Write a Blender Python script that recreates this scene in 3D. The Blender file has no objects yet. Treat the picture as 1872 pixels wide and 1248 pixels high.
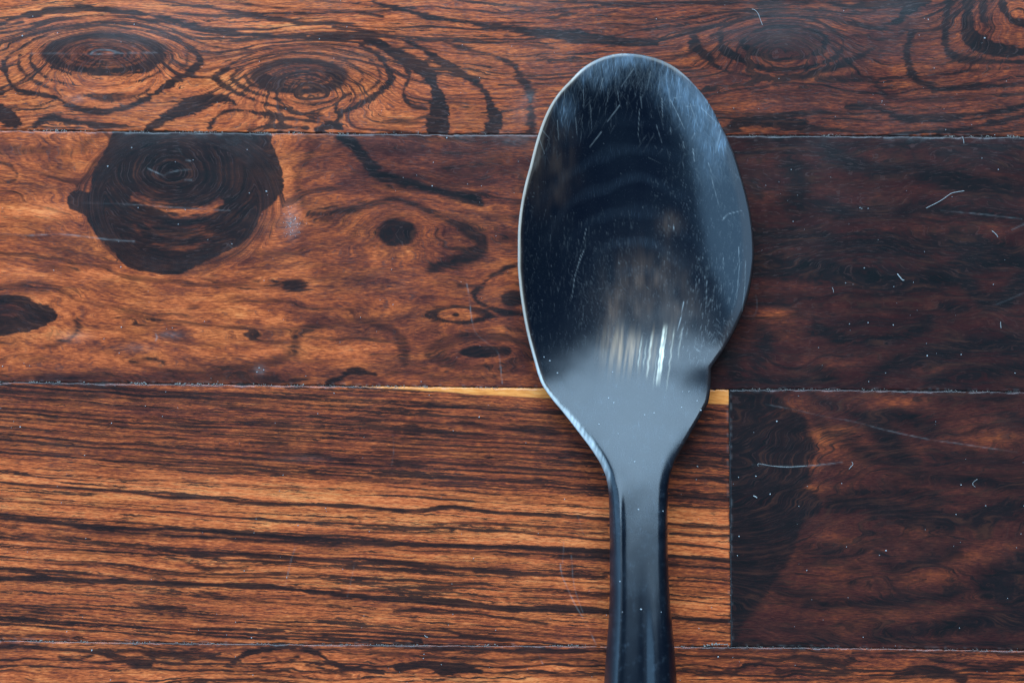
import bpy, math, random
import numpy as np

# ------------------------------------------------------------------ camera, world, light
S = 0.0001                       # one picture pixel of the 1872 x 1248 photograph = 0.1 mm on the table
CX, CY = 936.0, 624.0
CAMH = 3640.0                    # camera height in the same unit
scn = bpy.context.scene
COL = scn.collection
scn.view_settings.view_transform = 'Standard'
scn.view_settings.look = 'None'
scn.view_settings.exposure = 0.0
scn.view_settings.gamma = 1.0

def wx(px): return (px - CX) * S
def wy(py): return (CY - py) * S

cam_d = bpy.data.cameras.new('camera')
cam_d.lens = 36.0 * CAMH / 1872.0
cam_d.sensor_width = 36.0
cam_d.clip_start = 0.01
cam_d.clip_end = 50
cam_d.dof.use_dof = True
cam_d.dof.focus_distance = (CAMH - 35) * S
cam_d.dof.aperture_fstop = 9.0
cam = bpy.data.objects.new('camera', cam_d)
cam.location = (0, 0, CAMH * S)
COL.objects.link(cam)
scn.camera = cam

world = bpy.data.worlds.new('World')
scn.world = world
world.use_nodes = True
bg = world.node_tree.nodes['Background']
bg.inputs[0].default_value = (0.42, 0.66, 1.0, 1)
bg.inputs[1].default_value = 0.07

def area(name, pos, size, sizey, radiance, color):
    l = bpy.data.lights.new(name, 'AREA')
    l.shape = 'RECTANGLE'
    l.size, l.size_y = size, sizey
    l.color = color
    l.energy = radiance * math.pi * size * sizey
    o = bpy.data.objects.new(name, l)
    o.location = pos
    d = -np.array(pos)
    import mathutils
    o.rotation_euler = mathutils.Vector(d).to_track_quat('-Z', 'Y').to_euler()
    COL.objects.link(o)
    return o

def polar(dist, zen, azi):       # azimuth 0 = top of the picture, positive = towards the left
    z, a = math.radians(zen), math.radians(azi)
    return (-dist * math.sin(z) * math.sin(a), dist * math.sin(z) * math.cos(a), dist * math.cos(z))

area('window_light', polar(1.3, 41, 3), 1.15, 1.15, 10.6, (0.47, 0.71, 0.95))
area('side_window_light', polar(1.4, 58, 100), 1.8, 1.5, 2.9, (0.32, 0.63, 1.0))

# ------------------------------------------------------------------ noise helpers
_rs = np.random.RandomState(7)
_T = _rs.rand(512, 512).astype(np.float32)
def vn(x, y, seed=0):
    x = np.asarray(x, np.float32) + seed * 37.17
    y = np.asarray(y, np.float32) + seed * 91.73
    xi = np.floor(x).astype(np.int64); yi = np.floor(y).astype(np.int64)
    fx = x - xi; fy = y - yi
    fx = fx * fx * (3 - 2 * fx); fy = fy * fy * (3 - 2 * fy)
    x0 = xi & 511; x1 = (xi + 1) & 511; y0 = yi & 511; y1 = (yi + 1) & 511
    return ((_T[x0, y0] * (1 - fx) + _T[x1, y0] * fx) * (1 - fy)
            + (_T[x0, y1] * (1 - fx) + _T[x1, y1] * fx) * fy)
def fbm(x, y, seed=0, o=4):
    s = 0; a = 0.5; n = 0
    for i in range(o):
        s = s + a * vn(x * 2 ** i, y * 2 ** i, seed + i * 3); n += a; a *= 0.55
    return s / n - 0.5           # about -0.5 .. 0.5
def sst(a, b, x):
    t = np.clip((x - a) / (b - a), 0, 1)
    return t * t * (3 - 2 * t)

# ------------------------------------------------------------------ traced features
def polydist(X, Y, pts):
    """distance to polyline and interpolated width; pts (x, y, w)"""
    best = np.full(X.shape, 1e9, np.float32); W = np.zeros(X.shape, np.float32)
    for (x0, y0, w0), (x1, y1, w1) in zip(pts[:-1], pts[1:]):
        dx, dy = x1 - x0, y1 - y0
        L = dx * dx + dy * dy + 1e-6
        t = np.clip(((X - x0) * dx + (Y - y0) * dy) / L, 0, 1)
        d = np.hypot(X - x0 - t * dx, Y - y0 - t * dy)
        m = d < best
        best = np.where(m, d, best); W = np.where(m, w0 + t * (w1 - w0), W)
    return best, W

def smooth_line(pts, n=5):
    p = np.array(pts, float)
    if len(p) < 3: return [tuple(q) for q in p]
    out = []
    for i in range(len(p) - 1):
        p0 = p[max(i - 1, 0)]; p1 = p[i]; p2 = p[i + 1]; p3 = p[min(i + 2, len(p) - 1)]
        for k in range(n):
            t = k / n
            out.append(tuple(0.5 * ((2 * p1) + (-p0 + p2) * t + (2 * p0 - 5 * p1 + 4 * p2 - p3) * t * t
                                    + (-p0 + 3 * p1 - 3 * p2 + p3) * t ** 3)))
    out.append(tuple(p[-1]))
    return out

class Field:
    def __init__(s, X, Y):
        s.X, s.Y = X, Y
        s.v = np.zeros(X.shape, np.float32)
        # streaky perturbation along the grain that frays the outline of every figure
        s.n = fbm(X / 30, Y / 3.6, 11, 4) * 12 + fbm(X / 90, Y / 30, 12, 3) * 10
        s.amp = .70 + .55 * vn(X / 46, Y / 5.5, 14)
        s.sk, s.fk, s.ak = 1.15, 1.15, 1.0
    def sk2(s, pts): return s.sk == 1.61 or (pts[0][0] > 1340 and pts[0][1] > 250 and pts[0][1] < 720)
    def sub(s, x0, x1, y0, y1):
        m = (s.X >= x0) & (s.X <= x1) & (s.Y >= y0) & (s.Y <= y1)
        return m
    def stroke(s, pts, a=1.0, soft=3.0, fray=1.0, op='max'):
        if len(pts[0]) == 2: pts = [(x, y, 5) for x, y in pts]
        pts = smooth_line(pts)
        if s.sk2(pts): soft, fray, a = soft * 1.5, fray * 1.3, a * .9
        soft *= s.sk
        xs = [p[0] for p in pts]; ys = [p[1] for p in pts]; w = max(p[2] for p in pts) + soft * 3 + 12
        m = s.sub(min(xs) - w, max(xs) + w, min(ys) - w, max(ys) + w)
        if not m.any(): return
        d, W = polydist(s.X[m], s.Y[m], pts)
        W = np.maximum(W, 0.3)
        f = fray * np.clip(W / 7, 0.25, 1.2)
        k = a * sst(soft, -soft, d - W * 0.78 + s.n[m] * f) * np.minimum(1, s.amp[m] * (1 + W / 40))
        s.put(m, k, op)
    def ell(s, cx, cy, rx, ry, a=1.0, soft=0.12, fray=1.0, op='max', ring=None):
        g = 1.6
        m = s.sub(cx - rx * g - 20, cx + rx * g + 20, cy - ry * g - 20, cy + ry * g + 20)
        if not m.any(): return
        q = np.hypot((s.X[m] - cx) / rx, (s.Y[m] - cy) / ry)
        r = (q - 1) * min(rx, ry) + s.n[m] * fray * 0.6
        so = soft * min(rx, ry) + 1.0
        k = a * (sst(so, -so, r) if ring is None else sst(ring + so, ring - so, np.abs(r)))
        s.put(m, k, op)
    def poly(s, pts, a=1.0, soft=3.0, fray=1.0, op='max'):
        pts = [(p[0], p[1], 0) for p in pts]
        pts = smooth_line(pts + [pts[0]])
        xs = [p[0] for p in pts]; ys = [p[1] for p in pts]
        m = s.sub(min(xs) - 30, max(xs) + 30, min(ys) - 30, max(ys) + 30)
        if not m.any(): return
        X, Y = s.X[m], s.Y[m]
        d, _ = polydist(X, Y, pts)
        ins = np.zeros(X.shape, bool)
        for (x0, y0, _), (x1, y1, _) in zip(pts[:-1], pts[1:]):
            if y0 == y1: continue
            c = (y0 > Y) != (y1 > Y)
            ins ^= c & (X < (x1 - x0) * (Y - y0) / (y1 - y0) + x0)
        d = np.where(ins, -d, d)
        s.put(m, a * sst(soft, -soft, d + s.n[m] * fray), op)
    def put(s, m, k, op):
        if op == 'max': s.v[m] = np.maximum(s.v[m], k)
        elif op == 'add': s.v[m] += k
        elif op == 'mul': s.v[m] *= (1 - k)

# seams (y as a function of x)
def seam1(x): return 238.0 + 0.0072 * x + 1.2 * np.sin(x / 400.0)
def seam2(x): return 697.5 + 0.0118 * x + np.where(x > 1200, -3.5 * sst(1200, 1500, x), 0)
def seam3(x): return 1170.0 + 0.0098 * x + 1.5 * np.sin(x / 300.0)
def vseam(y): return 1333.0 + (y - 712) * 0.0075

# --- dark figure of each plank: (op, ...) lists in picture pixels
def dark_top(F):
    s = lambda pts, *q: F.stroke([(x, y, w * .82) for x, y, w in pts], *q)
    e = F.ell
    # left eye
    for k in range(7): e(190 + k, 98, 96 - 13 * k, 31 - 4.2 * k, .8, .1, .5, ring=1.7); e(550, 140, 70 - 10 * k, 26 - 3.8 * k, .8, .1, .5, ring=1.5)
    for k in range(5): e(1431, 78, 66 - 13 * k, 26 - 5 * k, .6, .2, .8, ring=1.8)
    e(190, 98, 104, 36, 0.14, 0.2)
    e(190, 98, 100, 33, 0.95, 0.1, 0.6, ring=6)
    s([(92,90,10),(88,105,13),(100,122,10),(130,136,5)], .95); s([(293,93,7),(290,112,9),(262,130,8),(215,137,6),(160,136,5)], .9)
    e(190, 98, 74, 22, .9, .1, .5, ring=2); e(190, 99, 48, 14, .9, .1, .4, ring=1.6)
    e(192, 98, 26, 7, 0.8, .1, .3, ring=1.3)
    s([(6,112,6),(12,140,8),(32,165,9),(70,172,7),(105,180,7),(125,192,9),(160,201,9),(200,203,8),(247,190,7),(290,167,8),(318,148,12),(350,130,8),(366,112,7),(358,98,5),(338,88,3)], 1)
    s([(8,112,5),(22,98,5),(48,82,6),(80,66,5),(112,54,5),(170,45,4),(230,44,4),(290,56,4),(340,80,5),(362,100,5)], .9)
    s([(0,78,4),(36,62,5),(72,46,6),(110,36,6),(170,30,5),(240,32,5),(300,48,5),(350,72,4),(400,88,4),(470,92,3)], .9)
    s([(0,52,5),(40,40,7)], .8); s([(0,44,8),(35,30,8),(70,24,7),(100,18,8),(190,18,8),(280,28,9),(340,45,9),(400,60,9),(480,66,10),(560,68,12),(624,66,9),(660,68,11),(700,85,15),(745,110,18),(780,135,18),(797,165,18),(803,195,24),(800,225,34),(800,245,34)], 1)
    s([(58,96,4),(56,112,5),(70,132,6),(95,146,4),(150,158,2),(210,156,2),(262,146,3),(296,128,5),(316,108,4),(310,92,3)], .85)
    s([(36,100,4),(34,118,4),(44,134,6),(66,150,6),(92,162,4),(130,166,2)], .75)
    s([(342,97,5),(340,118,4),(322,134,3)], .7)
    s([(110,186,4),(150,176,9),(200,178,12),(240,176,6),(275,164,3)], .7, 4)
    s([(340,92,4),(380,98,6),(420,104,4)], .6)
    # lines at the very top
    s([(283,0,4),(350,10,6),(433,22,7),(500,34,6),(567,43,6),(624,44,5),(690,62,5),(733,76,4)], .9)
    s([(433,6,3),(520,16,4),(624,20,4),(700,30,4)], .8)
    s([(545,0,4),(640,6,4),(690,12,4),(760,16,3)], .7)
    s([(683,5,4),(720,14,6),(783,30,9),(833,38,9),(900,48,9),(967,57,9),(1033,63,11),(1124,74,13),(1200,80,8)], 1)
    s([(840,0,3),(900,8,3),(980,16,4),(1060,26,4),(1150,32,4),(1260,40,3)], .7)
    s([(940,0,3),(1100,6,4),(1248,6,6),(1370,6,7),(1495,3,6)], .8)
    s([(960,28,3),(1060,42,4),(1160,52,4),(1290,52,4)], .6)
    # second eye
    e(548, 140, 78, 29, .14, .2)
    e(548, 140, 76, 28, .95, .12, .6, ring=6)
    s([(478,136,9),(498,148,10),(530,158,6)], .95); s([(600,132,8),(622,142,8),(600,156,7)], .95)
    e(550, 140, 46, 15, .85, .1, .5, ring=2); e(555, 140, 24, 7, .7, .1, .3, ring=1.5)
    s([(392,141,7),(410,128,6),(440,108,5),(483,92,4),(550,82,4),(610,86,4)], .95)
    s([(392,143,8),(412,158,8),(440,173,6),(480,188,5),(520,198,4),(567,214,4),(610,222,4)], .95)
    s([(424,140,7),(440,126,5),(470,112,4),(530,100,3),(590,102,3),(640,116,4),(664,138,5),(652,156,4)], .8)
    s([(424,142,7),(440,158,6),(470,172,4),(520,184,4),(570,190,4),(610,184,3),(640,172,4)], .85)
    s([(448,138,7),(458,152,6),(490,164,4),(540,172,3),(590,170,3),(622,160,4)], .8)
    s([(660,84,7),(688,98,9),(708,125,9),(714,147,10),(692,170,8),(650,195,7),(622,210,5),(615,222,4)], .95)
    s([(720,92,8),(742,118,8),(748,142,7),(738,168,7),(748,190,7),(778,200,6)], .85)
    s([(672,104,4),(690,124,5),(694,145,5),(676,164,4),(640,184,3)], .75)
    s([(533,198,5),(556,208,6),(590,212,5)], .7); s([(616,190,4),(614,204,5),(624,210,4)], .8)
    # third band right of it
    s([(610,48,4),(680,60,5),(733,72,6),(773,90,7),(805,110,9),(833,128,9),(867,150,12),(888,170,14),(897,193,16),(905,217,18),(898,243,20)], .95)
    s([(797,70,7),(833,84,8),(870,94,7),(905,102,9),(937,118,12),(950,140,14),(967,165,14),(970,200,12),(972,235,14)], .8, 5)
    s([(900,78,4),(960,82,7),(1010,88,8)], .6, 4); s([(930,112,5),(1000,110,6),(1060,108,6)], .5, 4)
    # dark flame and bottom edge
    s([(268,236,12),(285,225,16),(310,212,20),(350,194,23),(385,182,20),(415,182,12),(430,190,6)], 1)
    s([(384,232,7),(398,212,7),(433,201,6),(500,212,5),(560,220,4),(590,225,4)], .9)
    s([(0,205,18),(15,216,20),(28,224,12)], 1); s([(0,170,6),(5,172,4)], .9); s([(0,197,4),(60,200,3),(110,206,3)], .6)
    s([(62,232,6),(80,219,10),(105,217,10),(133,222,6),(185,227,5),(232,230,6)], .95); s([(165,232,6),(230,233,6)], .9)
    s([(455,236,8),(500,232,6),(560,235,6)], .8); s([(585,238,12),(600,228,14),(620,232,10)], .9); s([(700,222,5),(760,218,6),(800,205,8)], .7)
    # right eye
    e(1431, 78, 80, 32, .4, .2)
    s([(1358,78,11),(1366,66,8),(1400,52,7),(1450,48,5),(1490,58,7),(1510,74,14),(1498,92,13),(1470,104,8),(1420,108,8),(1385,98,9),(1364,86,11)], .95)
    s([(1300,66,5),(1318,62,6),(1319,80,10),(1341,103,9),(1381,120,9),(1431,128,8),(1481,122,7),(1525,105,7),(1542,82,7),(1531,62,5),(1495,40,5),(1448,28,5),(1400,28,4),(1350,38,4),(1315,56,4)], .9)
    s([(1270,70,10),(1272,85,14),(1291,103,10),(1315,125,9),(1348,135,9),(1398,143,10),(1465,140,9),(1531,121,8),(1581,98,8),(1600,86,5)], .85, 4)
    s([(1498,2,8),(1560,12,10),(1610,10,12),(1675,0,16)], .8); s([(1572,0,8),(1600,20,8),(1560,26,5),(1500,18,5)], .7)
    s([(1690,0,14),(1662,18,13),(1648,32,12),(1628,44,9),(1590,48,8),(1550,40,5)], .95)
    s([(1560,64,12),(1600,72,12),(1640,68,8),(1665,40,5)], .6, 5)
    s([(1735,0,10),(1731,40,9),(1728,83,12),(1748,107,14),(1790,112,8),(1872,114,6)], .85, 4)
    s([(1668,60,9),(1658,90,10),(1661,117,12),(1671,140,16),(1691,154,13),(1720,164,7)], .8, 4)
    s([(1771,-5,13),(1769,50,16),(1781,73,18),(1812,88,18),(1850,94,16),(1890,94,12)], 1)
    s([(1800,-5,8),(1796,30,9),(1806,50,5)], .8); s([(1832,-5,9),(1836,18,8),(1850,36,7),(1872,44,9)], .85)
    s([(1640,0,5),(1700,12,5),(1730,6,5)], .6)
    # lower right
    s([(1328,236,13),(1360,222,16),(1400,220,18),(1448,228,16),(1500,236,10),(1560,240,5)], .95, 4)
    s([(1388,216,8),(1448,207,9),(1500,206,8),(1540,212,5)], .85)
    s([(1548,197,9),(1590,196,9),(1615,202,10),(1665,218,9),(1748,213,8),(1815,205,8),(1880,192,14)], .9)
    s([(1715,242,7),(1781,232,8),(1831,222,10),(1872,212,9)], .85)
    s([(1500,146,8),(1581,146,12),(1608,160,12),(1618,176,10)], .65, 5); s([(1380,170,5),(1500,160,6),(1570,155,6)], .4, 5)
    s([(1705,164,7),(1765,160,8),(1872,153,7)], .85); s([(1720,130,5),(1800,128,5),(1872,122,5)], .6)
    s([(1310,150,6),(1380,148,5)], .5); s([(1620,178,6),(1700,184,7),(1800,178,6),(1872,172,5)], .55)

def dark_middle(F):
    F.sk = 1.5
    s, e = F.stroke, F.ell
    F.poly([(208,236),(350,230),(486,242),(497,262),(508,290),(516,320),(517,345),(500,370),(478,392),(463,423),(440,446),(400,466),(367,483),(335,498),(300,502),(262,496),(232,486),(213,470),(196,450),(178,432),(168,414),(153,392),(128,380),(122,360),(140,348),(166,351),(168,318),(184,290),(199,262)], 1, 2.5, .55)
    s([(245,359,5),(277,374,7),(317,384,9),(360,386,9),(385,380,9),(402,370,5)], .95, 4, 1.3, 'mul')
    s([(246,412,4),(262,434,6),(290,447,7),(325,453,7),(358,449,6),(385,430,5)], .42, 5, 1.6, 'mul'); s([(262,405,4),(290,426,6),(330,433,6),(372,420,5)], .45, 3, .6, 'mul')
    s([(258,398,3),(300,414,4),(350,416,5),(385,404,4)], .4, 3, .8, 'mul'); s([(285,372,3),(320,398,3),(370,396,4),(400,384,3)], .4, 2, .8, 'mul')
    s([(280,300,6),(300,275,10),(340,262,10),(390,270,8)], .2, 10, 1, 'mul'); s([(250,330,10),(270,345,12),(320,352,10),(370,345,8)], .22, 8, 1, 'mul')
    e(725, 425, 37, 25, .92, .22, 1.1); e(725, 428, 20, 12, .25, .5, .3, op='mul')
    e(727, 427, 45, 32, .45, .1, 1.0, ring=1.8)
    F.poly([(-30,545),(10,540),(40,543),(70,555),(92,562),(107,578),(85,592),(62,602),(30,609),(-30,612)], 1, 2.5, .6)
    e(16, 568, 34, 12, .4, .4, .6, op='mul')
    e(540, 521, 28, 12, .85, .3, 1); s([(480,510,5),(500,516,6),(520,520,6)], .6)
    s([(0,297,4),(16,302,5),(30,315,6),(30,326,5),(14,333,4),(0,334,3)], .6, 2)
    s([(0,268,9),(40,276,9),(90,275,8),(130,282,9),(160,262,8),(178,245,6)], .42, 6)
    s([(560,245,8),(572,262,9),(595,275,8),(640,262,8)], .5, 6)
    s([(575,262,13),(562,290,12),(547,312,12),(545,335,10),(552,365,10),(566,392,14),(610,396,14)], .5, 6)
    s([(625,250,10),(648,268,15),(667,290,14),(683,312,14),(712,326,13),(767,340,10),(817,353,9),(862,362,10),(880,372,6)], .95, 5)
    s([(640,240,12),(760,246,14),(870,250,18),(975,252,20)], .6, 8); s([(810,300,12),(850,312,18),(890,306,16),(960,300,10)], .45, 10)
    s([(690,265,8),(750,275,10),(860,280,10),(930,285,8)], .4, 8)
    s([(566,392,7),(633,384,9),(675,372,8),(717,365,8),(760,375,8),(795,392,10),(825,404,12),(850,420,16),(880,440,20),(868,465,18),(825,480,16),(790,494,12)], .75, 6)
    s([(880,440,12),(930,434,8),(960,430,6)], .5, 5); s([(880,395,6),(960,400,6)], .45, 5); s([(900,370,5),(960,374,6)], .4, 5)
    s([(960,478,4),(933,487,5),(905,502,6),(884,518,9),(868,534,8),(872,550,8),(896,562,6),(925,572,5),(960,574,5)], .85, 3)
    e(938, 545, 26, 15, .85, .2, .7); s([(935,497,3),(920,512,3),(950,520,3)], .4, 2)
    e(837, 575, 50, 14, .85, .12, 1.1, ring=3.2); e(833, 575, 7, 4, .85, .2, .2); s([(862,566,5),(884,572,8),(892,580,4)], .7)
    e(878, 643, 37, 11, 1, .15, .5); e(922, 643, 14, 9, .75, .2, .5); e(880, 643, 84, 30, .55, .1, 1, ring=8); s([(820,632,6),(800,640,7),(815,655,6)], .5, 4)
    s([(500,608,7),(540,600,7),(590,588,8),(640,584,8),(687,593,12),(722,608,16),(738,633,18),(738,662,12)], .6, 6)
    s([(640,590,9),(590,594,10),(545,612,14),(536,640,15),(500,660,14),(440,676,12),(350,682,10),(250,668,10)], .6, 6)
    s([(600,700,9),(624,690,9),(643,681,9),(685,684,6)], .9, 3); s([(240,662,7),(275,655,6),(300,663,6)], .6, 4)
    s([(690,690,4),(740,680,6),(800,690,6),(870,692,6),(930,680,8),(970,672,8)], .55, 5); s([(740,660,4),(790,676,4),(850,684,4)], .4, 4)
    s([(77,634,7),(110,628,7),(130,618,8),(143,600,12),(140,588,9)], .65, 5); s([(0,690,14),(200,692,16),(400,692,14),(560,694,12)], .55, 8); s([(0,650,5),(60,655,5),(140,650,4)], .35, 5)
    s([(0,522,7),(60,534,8),(100,528,6),(130,520,3)], .5, 4); s([(65,478,8),(110,492,12),(150,490,9),(170,482,5)], .5, 6)
    s([(0,395,4),(60,402,8),(130,404,6)], .4, 5); s([(0,432,7),(60,436,8),(140,446,6)], .4, 5); s([(20,455,5),(100,460,5)], .35,4)
    s([(383,503,6),(398,508,6),(392,522,7),(410,528,4)], .5, 3); e(352, 562, 12, 5, .5, .3)
    s([(450,508,4),(480,516,5)], .5); s([(590,500,4),(680,508,4),(700,526,5),(690,534,4),(760,526,3),(850,518,3)], .5, 3)
    s([(690,450,4),(620,440,4)], .3, 4); s([(625,560,6),(660,555,6)], .25, 6); s([(930,600,5),(960,606,5)], .5, 5)
    # right half
    s([(1380,262,14),(1500,262,16),(1640,268,14),(1760,270,14),(1880,276,12)], .5, 10)
    s([(1430,258,22),(1445,290,26),(1458,330,30),(1458,370,30)], .8, 10)
    s([(1505,272,16),(1560,298,22),(1610,308,20),(1681,310,18),(1748,330,20),(1800,340,18),(1880,344,14)], .85, 8)
    s([(1470,364,14),(1548,386,18),(1640,392,18),(1720,384,16),(1800,392,10),(1880,400,8)], .75, 8)
    s([(1715,278,12),(1800,292,14),(1880,300,10)], .6, 8); s([(1375,330,14),(1385,350,14)], .7, 6)
    s([(1365,428,16),(1440,432,20),(1500,430,16),(1540,446,14),(1600,444,14),(1681,447,18),(1760,446,18),(1830,454,14),(1880,460,14)], .85, 7)
    s([(1370,484,26),(1460,490,30),(1530,500,28),(1600,512,30),(1680,514,30),(1740,502,28),(1780,478,26),(1840,470,24),(1880,476,20)], .95, 8)
    s([(1500,462,12),(1550,456,10),(1640,462,14),(1700,468,18)], .8, 8)
    s([(1770,520,20),(1795,545,18),(1835,548,18),(1862,520,22),(1880,500,20)], .9, 7)
    s([(1490,580,9),(1500,600,16),(1545,620,14),(1600,622,14),(1650,615,12),(1690,592,16),(1700,580,10)], .75, 6)
    s([(1721,558,9),(1765,560,10)], .8, 5); s([(1395,600,14),(1400,640,18),(1380,670,14)], .6, 9); s([(1520,600,12),(1600,590,10),(1660,600,12)], .55, 8)
    s([(1600,685,18),(1640,668,18),(1681,653,18),(1760,636,20),(1810,630,24),(1872,630,30)], .85, 8)
    s([(1700,702,14),(1750,688,16),(1800,678,20),(1872,672,20)], .8, 8)
    s([(1370,694,14),(1450,698,14),(1520,692,12),(1480,680,10)], .75, 7); s([(1330,650,20),(1350,690,20)], .6, 10)
    e(1585, 475, 52, 14, .5, .2, .8, op='mul'); e(1586, 476, 24, 8, .6, .1, .3, ring=1.5); e(1818, 508, 26, 14, .6, .3, op='mul')
    s([(1380,545,5),(1440,540,5),(1500,548,4)], .4, 5); s([(1560,560,5),(1620,565,6),(1690,575,5)], .5, 5)

def dark_rows(F):       # straight grained plank
    s = lambda pts, *q: F.stroke([(x, y, w * .72) for x, y, w in pts], *q)
    s([(0,881,4),(70,888,5),(150,893,6),(240,899,5),(300,908,7),(380,910,6),(480,920,6),(560,922,5),(640,925,6),(700,930,6),(760,934,7),(820,926,7),(860,930,6),(930,938,6),(1030,942,6),(1120,950,6),(1240,958,5),(1340,964,5)], .95, 2, .5)
    s([(0,947,5),(75,952,7),(150,960,7),(262,967,7),(319,966,6),(450,975,8),(560,984,8),(700,992,9),(800,997,7),(920,999,8),(1020,1004,8),(1113,1009,8),(1222,1016,7),(1340,1025,7)], 1, 2, .5)
    s([(0,1058,8),(86,1058,8),(169,1061,10),(300,1065,10),(375,1068,6),(487,1071,9),(562,1080,8),(700,1093,10),(780,1097,12),(850,1103,14),(930,1112,12),(1020,1112,12),(1113,1118,10),(1230,1128,7),(1340,1136,7)], 1, 2, .6)
    s([(0,1040,5),(60,1046,7),(100,1060,6)], .8, 2)
    s([(250,994,5),(337,1010,9),(450,1014,9),(562,1022,7),(640,1028,8),(700,1028,8),(800,1036,8),(900,1044,9),(960,1048,10),(1110,1054,4)], .85, 2, .7)
    s([(0,975,10),(40,980,9),(130,986,8),(200,995,8),(270,1002,7)], .65, 3)
    s([(262,1000,3),(330,1024,5),(380,1040,7),(430,1038,5),(470,1034,3)], .7, 2); s([(150,1028,5),(190,1026,4),(240,1040,5),(300,1056,6)], .6, 2)
    s([(355,1087,5),(400,1090,6),(500,1100,4),(640,1110,5)], .6, 2); s([(245,1102,4),(290,1110,6),(340,1112,4)], .7, 2)
    s([(350,1148,4),(430,1150,6),(487,1153,7),(560,1157,6),(640,1161,5),(720,1166,6),(770,1170,8)], .9, 2)
    s([(0,1162,6),(60,1162,6),(150,1164,4)], .8, 2); s([(0,1108,5),(60,1108,5),(160,1102,3)], .6, 2); s([(0,1120,4),(120,1122,3),(200,1130,3)], .5,2)
    s([(720,1116,6),(760,1114,7),(800,1118,5),(860,1120,5),(930,1130,5),(1000,1140,5)], .8, 2); s([(770,1150,4),(810,1150,6),(850,1160,6),(900,1166,8),(940,1170,4)], .8, 2)
    s([(700,1072,5),(800,1078,6),(880,1088,5),(1000,1092,5),(1110,1092,4)], .7, 2)
    s([(560,955,3),(640,962,5),(760,968,3),(830,955,4),(950,960,5),(1060,966,4),(1110,966,4)], .75, 2)
    s([(560,968,3),(780,974,5),(920,970,4),(1060,975,5),(1110,972,3)], .6, 2)
    # dark upper zone
    for k, (y0, w, a) in enumerate([(722,6,.9),(736,5,.8),(747,6,.85),(760,5,.7),(772,7,.8),(786,5,.7),(797,6,.9),(812,6,.85),(824,5,.8),(838,4,.7)]):
        pts = []
        for i, x in enumerate(range(-60, 1420, 74)):
            pts.append((x, y0 - 26 + 0.062 * x + 5 * math.sin(x / 170.0 + k * 1.7) - 2, max(1.5, w * .8 * (0.4 + 0.9 * _T[k * 7, i]))))
        s(pts, a * .8, 3, 1.0)
    for (x, y, w, L) in [(660,765,12,70),(680,758,8,60),(940,785,9,120),(1000,790,9,90),(860,775,7,80),(560,830,7,120),(620,838,8,80),(300,800,6,150),(480,810,7,100),(200,770,6,120),(740,848,7,100),(930,880,6,130),(1240,806,16,80),(1290,760,12,80),(1270,745,10,90),(1280,790,8,80),(1250,850,8,90)]:
        s([(x - L/2, y - 2, w * .3), (x, y, w), (x + L/2, y + 4, w * .3)], .75, 3)
    s([(1225,975,4),(1280,978,6),(1340,980,6)], .8, 2); s([(1225,1048,4),(1280,1054,8),(1340,1058,8)], .55, 3); s([(1225,1078,3),(1340,1086,5)], .7, 2)
    s([(1225,900,6),(1340,908,8)], .7, 3); s([(1225,925,5),(1340,930,5)], .6, 2); s([(1225,870,6),(1340,874,7)], .8, 3)

def dark_lower_right(F):
    F.sk = 1.61
    s, e = F.stroke, F.ell
    F.poly([(1325,700),(1400,714),(1430,730),(1455,755),(1472,785),(1482,815),(1480,850),(1466,880),(1470,905),(1494,918),(1500,938),(1470,955),(1455,1000),(1420,1060),(1380,1110),(1325,1150)], .72, 8, .8)
    s([(1452,760,10),(1474,800,14),(1474,850,16),(1464,890,14),(1490,925,16)], .95, 5)
    for k, r in enumerate([1360, 1385, 1408, 1430]):
        s([(r-10,740,4),(r+12,800,6),(r+16,860,7),(r+6,930,7),(r-20,1010,6),(r-60,1080,5)], .95, 5)
    s([(1480,716,6),(1520,740,9),(1580,760,12),(1640,760,14),(1700,780,14)], .8, 7); s([(1610,780,24),(1640,828,28),(1672,850,22)], .85, 10)
    s([(1500,775,10),(1530,800,8),(1620,845,14),(1700,870,16),(1800,880,20),(1880,890,18)], .7, 8)
    s([(1520,925,14),(1560,918,20),(1620,930,24),(1700,945,26),(1770,950,22),(1880,920,22)], .9, 8)
    s([(1560,905,12),(1650,900,16),(1720,915,16)], .8, 9); s([(1700,830,14),(1800,840,16),(1880,850,14)], .55, 8)
    s([(1340,1050,22),(1370,1090,28),(1350,1120,22)], .9, 10); s([(1450,985,16),(1500,1010,18),(1560,1000,14),(1640,980,14)], .55, 10)
    s([(1405,1035,16),(1430,1080,18),(1480,1090,14)], .75, 10); s([(1630,1040,20),(1700,1025,18),(1745,1010,12)], .7, 9)
    s([(1480,1100,18),(1560,1105,18),(1640,1095,22),(1700,1090,18),(1770,1075,14)], .75, 9)
    s([(1880,1030,26),(1850,1050,30),(1800,1072,24),(1850,1085,30),(1880,1090,30)], .95, 9)
    s([(1620,1160,16),(1700,1150,18),(1780,1140,20),(1880,1130,26)], .85, 8)
    s([(1340,1176,8),(1440,1178,8),(1540,1172,10),(1640,1168,10),(1740,1176,8),(1880,1178,8)], .85, 4)
    s([(1560,1040,8),(1600,1060,8),(1560,1075,6)], .5, 7); s([(1600,1005,3),(1660,1030,3),(1720,1024,4)], .7, 3)
    s([(1830,760,14),(1880,770,14)], .7, 8); s([(1700,720,10),(1800,725,10),(1880,735,10)], .6, 7)

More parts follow.
